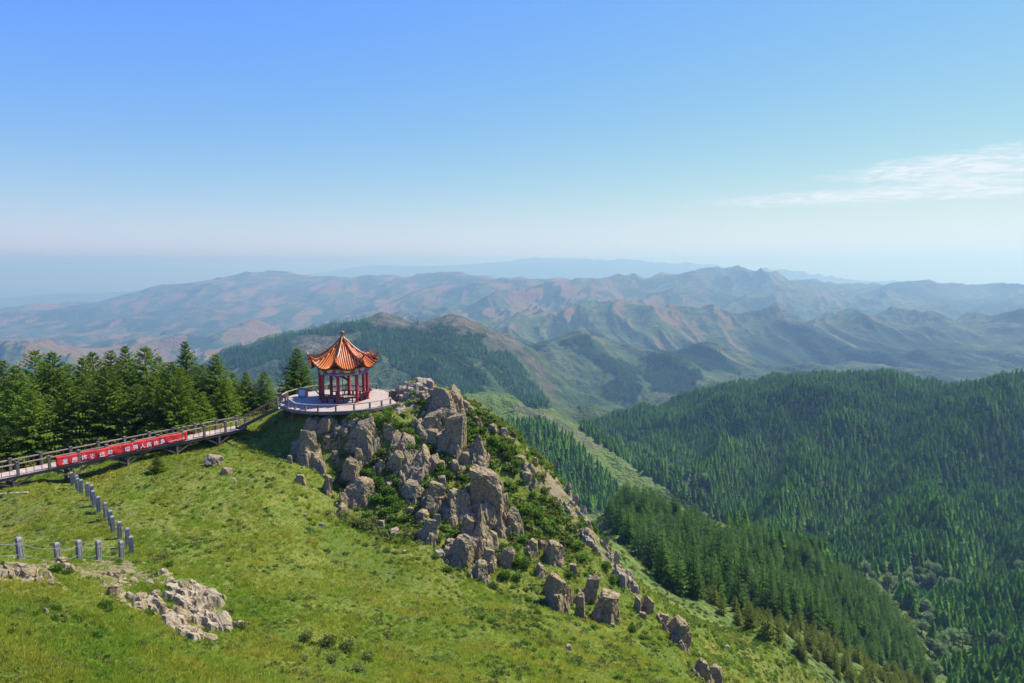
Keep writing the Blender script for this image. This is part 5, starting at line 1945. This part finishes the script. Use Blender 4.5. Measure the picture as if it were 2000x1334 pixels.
outcrop('small stepped rocks high on the far shoulder of the spur', [
    (962, 846, 23, 18, B), (984, 853, 17, 17, B), (936, 833, 10, 17, B), (1017, 908, 25, 17, B), (1030, 930, 22, 28, L, {'tilt': 18}), (1028, 942, 19, 22, B), (1045, 905, 14, 12, B), (1000, 866, 12, 10, B), (1040, 955, 16, 24, L, {'tilt': 22})], (1000, 880))
# sunlit heap beside the platform
rr_ = random.Random(77)
heap = []
for i in range(46):
    f = rr_.random()
    uu = 742 + 112 * f
    top = np.interp(uu, [742, 780, 815, 840, 856], [766, 752, 744, 748, 766])
    bot = np.interp(uu, [742, 790, 820, 856], [786, 786, 790, 796])
    heap.append((uu, top + (bot - top) * rr_.random() ** 1.2, rr_.uniform(9, 24), rr_.uniform(7, 15), rr_.choice([B, L, B]), {'mat': 'pale_rock', 'tilt': rr_.uniform(-15, 15), 'sink': 0.4}))
heap += [(826, 756, 30, 20, B, {'mat': 'pale_rock'}), (815, 766, 24, 18, B, {'mat': 'pale_rock'}), (838, 764, 22, 22, B, {'mat': 'pale_rock'}), (790, 768, 26, 14, L, {'mat': 'pale_rock'}),
         (776, 806, 32, 10, L, {'mat': 'pale_rock'}), (780, 797, 30, 12, L, {'mat': 'pale_rock'}), (823, 778, 16, 14, B), (808, 776, 14, 12, B)]
outcrop('sunlit heap of pale broken rock beside the platform edge', heap, (800, 775), 'rock_heap', bed_mat='pale_rock')
# strata in the lower left corner
outcrop('long tilted strata of pale rock below the cabled posts', [
    (217, 1166, 40, 34, B), (272, 1175, 42, 20, L, {'tilt': 14}), (272, 1194, 37, 22, B), (308, 1194, 40, 33, B), (350, 1214, 58, 44, L, {'tilt': 16}), (353, 1155, 44, 30, L, {'tilt': 24}),
    (402, 1172, 64, 31, L, {'tilt': 26, 'mat': 'pale_rock'}), (375, 1184, 54, 29, L, {'tilt': 24}), (425, 1226, 60, 46, L, {'tilt': 28, 'mat': 'pale_rock'}), (400, 1205, 44, 34, L, {'tilt': 28}), (372, 1244, 52, 24, L, {'tilt': 20}), (408, 1252, 40, 16, L, {'tilt': 22}),
    (318, 1124, 25, 16, B, {'mat': 'pale_rock'}), (330, 1140, 30, 18, L, {'tilt': 24}), (225, 1128, 25, 18, B), (258, 1140, 30, 16, L, {'tilt': 16, 'mat': 'pale_rock'}), (290, 1145, 24, 14, B, {'mat': 'pale_rock'}), (240, 1182, 22, 14, B),
    (330, 1225, 30, 20, B), (440, 1235, 24, 18, L, {'tilt': 26, 'mat': 'pale_rock'}), (300, 1165, 22, 14, B), (250, 1150, 16, 12, B), (372, 1142, 28, 14, L, {'tilt': 26})], (340, 1190), low=1.5, shrink=0.72, bed_mat='pale_rock', wide=1.15)
outcrop('low tilted rocks on the stony bank at the left edge', [
    (55, 1130, 48, 28, L, {'tilt': 20}), (36, 1112, 26, 14, L, {'tilt': 16, 'mat': 'pale_rock'}), (72, 1140, 26, 16, B), (96, 1144, 29, 14, B), (4, 1122, 27, 30, L, {'tilt': 18}), (118, 1100, 30, 17, L, {'tilt': 18}), (136, 1116, 20, 17, L, {'tilt': 24}),
    (20, 1130, 18, 14, B), (84, 1108, 14, 8, B, {'mat': 'pale_rock'}), (160, 1100, 16, 8, B, {'mat': 'pale_rock'}), (188, 1142, 14, 10, B)], (70, 1125), low=1.4, shrink=0.75, bed_mat='pale_rock', wide=1.1)
# single stones
for lab, u_, v_, w_, h_, m_ in [
    ('flat grey boulder lying in the grass below the boardwalk', 411, 911, 38, 23, 'crag_rock'), ('lower brown boulder in the grass beside the flat grey one', 440, 927, 26, 15, 'crag_rock'),
    ('small pale stone in the grass below the two boulders', 455, 941, 12, 7, 'pale_rock'), ('white stone at the foot of the crag under the left boulders', 744, 1031, 18, 15, 'pale_rock'),
    ('pale stone at the foot of the crag beside a dark shrub', 768, 1047, 24, 14, 'pale_rock'), ('tiny white stone alone on the grass below the crag', 790, 1081, 10, 7, 'pale_rock'),
    ('pale stone on the grass left of the low slab', 856, 1088, 22, 12, 'pale_rock'), ('small stone in the grass left of the crag, higher one', 594, 1010, 9, 7, 'pale_rock'),
    ('small stone in the grass left of the crag, lower one', 627, 1029, 11, 8, 'pale_rock'), ('pinkish stone in the lower left grass', 88, 1199, 11, 12, 'pale_rock'),
    ('pale flat stone on the slope above the spire ribs', 988, 918, 22, 10, 'pale_rock'), ('small rounded stone left of the highest pointed boulder', 913, 861, 12, 9, 'pale_rock'),
    ('small pale stone low on the slope right of the bottom shrub patch', 1110, 1270, 14, 12, 'pale_rock'), ('white stone below the leaning pillars', 1196, 1226, 10, 9, 'pale_rock'),
    ('left of two white stones out on the meadow', 1394, 1268, 8, 6, 'pale_rock'), ('right of two white stones out on the meadow', 1420, 1268, 12, 9, 'pale_rock'),
    ('small stone at the top left of the grass slope', 545, 893, 10, 7, 'crag_rock')]:
    o = rock(u_, v_, w_, h_, B, m_)
    if o is not None:
        o.name = 'boulder' if w_ > 20 else 'stone'
        tag(o, lab, 'rock')
# ------------------------------------------------------------------ trees behind the boardwalk
def tree_at(u, vtop, Y, label, k, wide=1.0, group='spruces behind the boardwalk', hmin=2.0):
    X, T = XT(u, vtop)
    x_, y_ = X * Y, Y
    g = gz(x_, y_)
    h_ = max(T * Y - g, hmin)
    return spruce('spruce_tree', label, x_, y_, h_ * 1.02, NEAR_CROWNS[k % 4], group, wide, k * 7 + 1)


for i, (u_, vt, Y_, wd_, lab) in enumerate([
    (-60, 705, 60, 1.0, 'spruce cut off by the left edge behind the boardwalk'),
    (4, 706, 66, 0.95, 'spruce at the left edge with only its right half in view'),
    (30, 716, 58, 1.0, 'broad low spruce in front of the leftmost tall pair'),
    (69, 686, 66, 0.95, 'tall spruce, left of the leftmost pair of tips'),
    (101, 689, 64, 1.0, 'tall spruce, right of the leftmost pair of tips'),
    (60, 760, 56, 1.05, 'wide lower spruce hanging over the boardwalk at far left'),
    (155, 700, 66, 0.9, 'slim spruce third from the left along the skyline'),
    (181, 689, 70, 0.85, 'pale-tipped spruce behind the broad front one'),
    (200, 716, 59, 1.15, 'broadest spruce in the front row behind the banner'),
    (217, 686, 72, 0.85, 'narrow spruce tip rising behind the broad front spruce'),
    (249, 677, 72, 0.85, 'tall thin-topped spruce left of the darkest one'),
    (282, 679, 66, 1.05, 'darkest bushy spruce near the middle of the row'),
    (312, 697, 70, 0.9, 'spruce half hidden right of the darkest one'),
    (335, 708, 61, 1.0, 'front spruce standing above the right end of the banner'),
    (365, 668, 71, 0.85, 'tallest spruce with a bare pointed top'),
    (398, 712, 70, 0.9, 'spruce tucked between the tallest and the round-topped one'),
    (420, 691, 69, 1.05, 'full round-topped spruce near the right end of the row'),
    (455, 728, 73, 1.0, 'short spruce right of the round-topped one'),
    (479, 726, 70, 1.0, 'smaller spruce second from the right end of the row'),
    (513, 725, 71, 0.95, 'last small spruce at the right end of the row, left of the stairs'),
    (580, 681, 75, 1.05, 'lone spruce behind the platform rail just left of the pavilion'),
    (8, 832, 54, 1.1, 'small spruce at the left edge beside the boardwalk'),
    (130, 745, 58, 1.05, 'dark spruce leaning over the boardwalk left of the broad one'),
    (265, 750, 60, 1.0, 'low spruce filling the gap below the darkest one'),
    (395, 765, 64, 0.95, 'low spruce under the tallest one beside the rail'),
    (-20, 715, 72, 1.1, 'dark spruce deep behind the left edge trees'),
    (85, 705, 72, 1.1, 'dark spruce filling the gap behind the leftmost pair'),
    (128, 712, 73, 1.05, 'spruce in the back rank left of the slim one'),
    (235, 712, 65, 1.1, 'dense spruce in the middle rank beneath the thin-topped one'),
    (165, 735, 61, 1.05, 'low dense spruce in front of the slim one'),
    (300, 735, 63, 1.05, 'bushy spruce in front of the half hidden one'),
    (352, 720, 66, 1.05, 'dense spruce between the front and the tallest spruce'),
    (438, 740, 66, 1.0, 'low bushy spruce in front of the round-topped one'),
    (306, 888, 52.5, 1.25, 'tiny spruce alone in the grass in front of the boardwalk')]):
    tree_at(u_, vt, Y_, lab, i, wd_, hmin=1.0)

# ------------------------------------------------------------------ broadleaf trees along the stream
BL_ME = [raw_mesh('broadleaf_crown', *(lambda r: (r[0], r[1], 'broad_leaves', False, r[2]))(leaf_blob(700 + i, 700, 0.36, 0.42, 0.09, clumps=11))) for i in range(3)]
BSTEM = stem_mesh('broadleaf_trunk', 0.75, 0.035, 0.012, 9)
rb = random.Random(31)
for i, (u_, wx_, wy_, wz_) in enumerate(BWORLD):
    h_ = rb.uniform(6.5, 10.0)
    far_side = u_ < 1500
    o = thing('broadleaf_tree', 'grey-green round-crowned tree in the far end of the valley' if far_side else 'grey-green round-crowned tree by the open stream bed at lower right', 'tree', (wx_, wy_, wz_ - 0.2),
              rb.uniform(0, 6.28), 'round trees in the far valley' if far_side else 'round trees along the stream bed')
    o.scale = (h_, h_, h_)
    new_obj('trunk', BSTEM, None, o)
    c_ = new_obj('crown', BL_ME[i % 3], None, o)
    c_.location = (0, 0, 0.50)
    c_.scale = (1.05, 1.05, 1.25)

# ------------------------------------------------------------------ shrubs and ground cover
def shrub_mesh(name, seed, mat, n=420, size=0.13, clumps=8):
    V, F, T = leaf_blob(seed, n, 0.52, 0.52, size, clumps=clumps)
    V[:, 2] += 0.28
    V[:, 2] = np.maximum(V[:, 2], -0.1)
    return raw_mesh(name, V, F, mat, False, T)


SHRUBS = [shrub_mesh('shrub_crown', 800 + i, 'shrub_leaves') for i in range(3)]
DULL = [shrub_mesh('shrub_crown', 820 + i, 'dull_shrub', 420, 0.11) for i in range(2)]
STALK = MB().tube([(0, 0, -0.15), (0.02, 0.01, 0.12), (0.05, 0.02, 0.32)], [0.03, 0.022, 0.01], 5).tube([(0, 0, -0.1), (-0.06, 0.03, 0.14), (-0.14, 0.05, 0.3)], [0.024, 0.016, 0.008], 5).mesh('stems', 'bark')


def shrub(u, v, w, label, group, me, flatten=0.8):
    p_ = hit(u, v)
    if p_ is None:
        return
    s_ = w * p_.y / F0
    o = thing('shrub', label, 'shrub', p_, (u * 0.37) % 6.28, group)
    o.scale = (s_, s_, s_ * flatten)
    new_obj('stems', STALK, None, o)
    new_obj('crown', me, None, o)


def shrubs(label, group, spots, dull=False):
    for i, (u_, v_, w_) in enumerate(spots):
        shrub(u_, v_, w_, label, group, (DULL[i % 2] if dull else SHRUBS[i % 3]))


shrubs('leafy green shrub at the foot of the platform front edge', 'shrubs under the platform edge', [(648, 826, 26), (668, 822, 24), (690, 824, 24), (712, 822, 34), (735, 828, 32), (757, 830, 30), (775, 840, 28), (745, 845, 24)])
shrubs('bright green shrub in the gully between slabs and rock wall', 'shrubs in the crag gully', [
    (796, 850, 30), (815, 868, 30), (838, 890, 34), (852, 905, 36), (866, 900, 30), (830, 905, 28), (800, 880, 26), (872, 935, 30), (858, 920, 28), (845, 880, 26), (820, 845, 26), (770, 890, 22)])
shrubs('green shrub in the hollow below the broad slabs', 'shrubs below the broad slabs', [
    (720, 935, 34), (735, 950, 38), (752, 970, 40), (738, 985, 40), (765, 985, 36), (720, 960, 30), (775, 1000, 32), (755, 1010, 36), (780, 950, 26), (790, 1020, 28), (705, 935, 24), (770, 940, 22)])
shrubs('dark brownish shrub at the lower left foot of the crag', 'dull shrubs at the crag foot', [(672, 1015, 34), (690, 1030, 40), (712, 1035, 40), (730, 1025, 34), (665, 990, 24), (650, 870, 22), (664, 955, 26), (690, 870, 26), (810, 1050, 26), (640, 1010, 24)], True)
shrubs('green shrub among the rocks near the spire', 'shrubs round the spire', [
    (915, 925, 26), (905, 945, 28), (1000, 1090, 30), (1010, 1110, 34), (985, 1130, 30), (1030, 1110, 30), (1020, 1060, 26), (998, 1010, 22), (860, 1060, 24), (875, 1120, 26), (1010, 1135, 28), (965, 1150, 24)])
shrubs('rounded dark shrub on the far grassy side of the spur', 'shrubs on the spur side', [
    (990, 900, 30), (1005, 915, 26), (985, 880, 28), (965, 870, 26), (945, 850, 24), (1035, 1005, 36), (1050, 1015, 30), (1060, 985, 24), (925, 850, 22), (940, 880, 24), (1040, 975, 22), (1130, 1075, 26), (1140, 1095, 28), (1185, 1110, 24), (1200, 1140, 26),
    (955, 830, 20), (1110, 1070, 24), (1070, 1040, 22)])
shrubs('low green bush on the open slope under the leaning pillars', 'bushes on the lower slope', [
    (1033, 1178, 22), (1050, 1200, 20), (990, 1172, 18), (960, 1218, 22), (942, 1210, 16), (940, 1195, 16), (1210, 1330, 26), (1235, 1235, 22), (1070, 1245, 16), (1160, 1230, 18), (1090, 1320, 20), (1110, 1130, 22), (1255, 1250, 20), (1040, 1290, 16), (850, 1090, 18)])
shrubs('round green bush in the lower left grass', 'bushes in the lower left', [
    (110, 1195, 26), (205, 1190, 34), (215, 1200, 26), (75, 1180, 20), (190, 1248, 36), (275, 1265, 24), (300, 1250, 22), (290, 1205, 28), (110, 1120, 34), (130, 1125, 24), (400, 1240, 22), (235, 1100, 20), (70, 1205, 22), (330, 1110, 26), (150, 1210, 20), (20, 1240, 20)])
shrubs('dull olive bush on the lower slope above the bottom edge', 'dull bushes on the lower slope', [(600, 1252, 34), (640, 1262, 40), (680, 1270, 40), (720, 1290, 36), (650, 1295, 30), (580, 1270, 24), (450, 1200, 26), (470, 1230, 28), (700, 1310, 30), (320, 1095, 30)], True)

rg = np.random.default_rng(77)


def near_points(n, y0, y1, x0=-1.25, x1=1.0):
    X = rg.uniform(x0, x1, n)
    L_ = rg.uniform(math.log(y0), math.log(y1), n)
    Y = np.exp(L_)
    # interpolate on the drawn sheet
    fx = np.clip(np.interp(X, NEAR_COLS, np.arange(hx.shape[1])), 0, hx.shape[1] - 1.001)
    fl = np.clip((L_ - math.log(0.8)) / (math.log(108.6) - math.log(0.8)) * (hx.shape[0] - 1), 0, hx.shape[0] - 1.001)
    ix, il = fx.astype(int), fl.astype(int)
    a, b = fx - ix, fl - il
    Z = (hz[il, ix] * (1 - a) + hz[il, ix + 1] * a) * (1 - b) + (hz[il + 1, ix] * (1 - a) + hz[il + 1, ix + 1] * a) * b
    so = hs[il, ix]
    return X * Y, Y, Z, so


hx, hz, hs = x_hill, z_hill, s_hill


def tuft_mesh(name, seed, n, mat, h=1.0, spread=0.45, w=0.035):
    r = np.random.default_rng(seed)
    P = np.stack([r.normal(0, spread * 0.45, n), r.normal(0, spread * 0.45, n), np.full(n, -0.05)], 1)
    D = np.stack([r.normal(0, 0.38, n), r.normal(0, 0.38, n), r.uniform(0.45, 1.0, n)], 1) * h
    s_ = np.stack([r.normal(size=n), r.normal(size=n), np.zeros(n)], 1)
    s_ /= np.linalg.norm(s_, axis=1)[:, None]
    V, F, T = twig_quads(P, D, np.full(n, w), s_, np.clip(r.uniform(0.05, 0.95, n), 0, 1))
    return raw_mesh(name, V, F, mat, False, T)


TUFTS = [template('grass_tuft', tuft_mesh('grass_tuft', 900 + i, 26, 'grass_blades')) for i in range(3)]
HERBS = [template('herb_clump', shrub_mesh('herb_clump', 920 + i, 'shrub_leaves' if i < 3 else 'dull_shrub', 60, 0.30, 6)) for i in range(5)]

n = 185000
gx_, gy_, gz_, so = near_points(n, 13, 106)
d_pl = np.hypot(gx_ - PLAT.x, gy_ - PLAT.y)
keep = (d_pl > PLAT_R + 0.1) & (rg.uniform(size=n) > so * 0.85)
gx_, gy_, gz_ = gx_[keep], gy_[keep], gz_[keep]
n = len(gx_)
sz = rg.uniform(0.13, 0.30, n) * (0.8 + 0.5 * np.clip(fbm(gx_ / 3, gy_ / 3, 2, 51), -0.6, 0.8)) * np.interp(gy_, [15, 50, 100], [0.75, 1.0, 1.5])
scatter('grass', 'short green and straw-coloured grass covering the near hill', np.stack([gx_, gy_, gz_], 1), np.stack([sz * 1.3, sz * 1.3, sz], 1), rand_rot(n, rg, 0.2), TUFTS, 61)

n = 108000
gx_, gy_, gz_, so = near_points(n, 13, 106)
uu, vv = to_px(gx_, gy_, gz_)
nz = fbm(gx_ / 2.6, gy_ / 2.6, 3, 55) + 0.5 * fbm(gx_ / 9, gy_ / 9, 2, 57)
lush = smooth(560, 760, uu) * smooth(1120, 1000, vv) + smooth(820, 1000, uu) * 0.25
d_pl = np.hypot(gx_ - PLAT.x, gy_ - PLAT.y)
keep = (d_pl > PLAT_R + 0.35) & (rg.uniform(size=n) < np.clip(0.16 + 0.60 * nz + 0.50 * lush, 0.04, 0.9)) & (rg.uniform(size=n) > so)
gx_, gy_, gz_, lush = gx_[keep], gy_[keep], gz_[keep], lush[keep]
n = len(gx_)
sz = rg.uniform(0.16, 0.50, n) * (0.8 + 1.1 * np.clip(lush, 0, 1)) * np.interp(gy_, [15, 50, 100], [0.7, 1.0, 1.4])
scatter('low_herbs', 'low leafy herbs and small shrubs mottling the near hill', np.stack([gx_, gy_, gz_ - 0.05], 1), np.stack([sz, sz, sz * 0.75], 1), rand_rot(n, rg, 0.2), HERBS, 62)

# tall herbs on the meadow beyond the spur and bushes along the stream
n = 26000
Xm, Lm = rg.uniform(0.08, 0.62, n), rg.uniform(math.log(60), math.log(420), n)
Ym = np.exp(Lm)
zf, _, _ = far_lookup(Xm * Ym, np.maximum(Ym, 108.5))
zm = np.where(Ym < 108, near_z(Xm * Ym, Ym), zf)
um, vm = to_px(Xm * Ym, Ym, zm)
keep = ~in_poly(um, vm, A_POLY) & ~(in_poly(um, vm, B_POLY) & (rg.uniform(size=n) < 0.97)) & (vm < 1345) & ((Ym > 130) | (rg.uniform(size=n) < 0.3))
Xm, Ym, zm = Xm[keep], Ym[keep], zm[keep]
n = len(Xm)
sz = rg.uniform(0.35, 1.0, n) * np.interp(Ym, [60, 120, 400], [0.6, 1.0, 2.4])
scatter('meadow_herbs', 'leafy herbs and low bushes on the meadow and along the stream', np.stack([Xm * Ym, Ym, zm - 0.05], 1), np.stack([sz, sz, sz * 0.7], 1), rand_rot(n, rg, 0.2), HERBS, 64)

# yellow flowers below the boardwalk
flat('yellow_petal', (0.62, 0.42, 0.03), 0.7, 0.2)
fm = MB()
for k in range(5):
    a = k * 2 * PI / 5
    fm.add([(0, 0, 0.9), (0.30 * math.cos(a - .4), 0.30 * math.sin(a - .4), 1.0), (0.5 * math.cos(a), 0.5 * math.sin(a), 0.95), (0.30 * math.cos(a + .4), 0.30 * math.sin(a + .4), 1.0)], [(0, 1, 2, 3)])
fl_me = raw_mesh('flower', fm.v, fm.f, 'yellow_petal')
pts = []
while len(pts) < 150:
    u_, v_ = rg.normal(200, 42), rg.normal(940, 14)
    p_ = hit(u_, v_, 35, 60)
    if p_ is not None:
        pts.append(p_)
n = len(pts)
sz = rg.uniform(0.07, 0.13, n)
scatter('yellow_flowers', 'yellow flowers dotting the grass below the banner', np.array([q[:] for q in pts]) + np.array([0, 0, 0.12]), np.stack([sz] * 3, 1), rand_rot(n, rg, 0.5), [template('flower', fl_me)], 63)
# ------------------------------------------------------------------ haze: one closed box of thin air round everything
def box_mesh(name, x0, x1, y0, y1, z0, z1):
    bm = bmesh.new()
    bmesh.ops.create_cube(bm, size=1.0)
    for vtx in bm.verts:
        vtx.co = Vector((x0 if vtx.co.x < 0 else x1, y0 if vtx.co.y < 0 else y1, z0 if vtx.co.z < 0 else z1))
    me = bpy.data.meshes.new(name)
    bm.to_mesh(me)
    bm.free()
    return me


ZMIN = min(float(FAR[2].min()), -1000) - 5
ZMAX = max(float(FAR[2].max()), 5.0) + 60
t = NT('haze')
pv = t.node('VolumePrincipled')
pv.inputs['Color'].default_value = (0.269, 0.44, 0.68, 1)
pv.inputs['Density'].default_value = 1.75e-4
pv.inputs['Absorption Color'].default_value = (0.494, 0.44, 0.0, 1)    # blue is scattered most, as in clear mountain air
pv.inputs['Anisotropy'].default_value = 0.3
t.l.new(pv.outputs[0], t.out.inputs['Volume'])
haze = bpy.data.objects.new('haze', box_mesh('haze', -105000, 105000, -300, 47500, ZMIN, ZMAX))
haze['kind'] = 'stuff'
COL.objects.link(haze)
haze.data.materials.append(MATS['haze'])
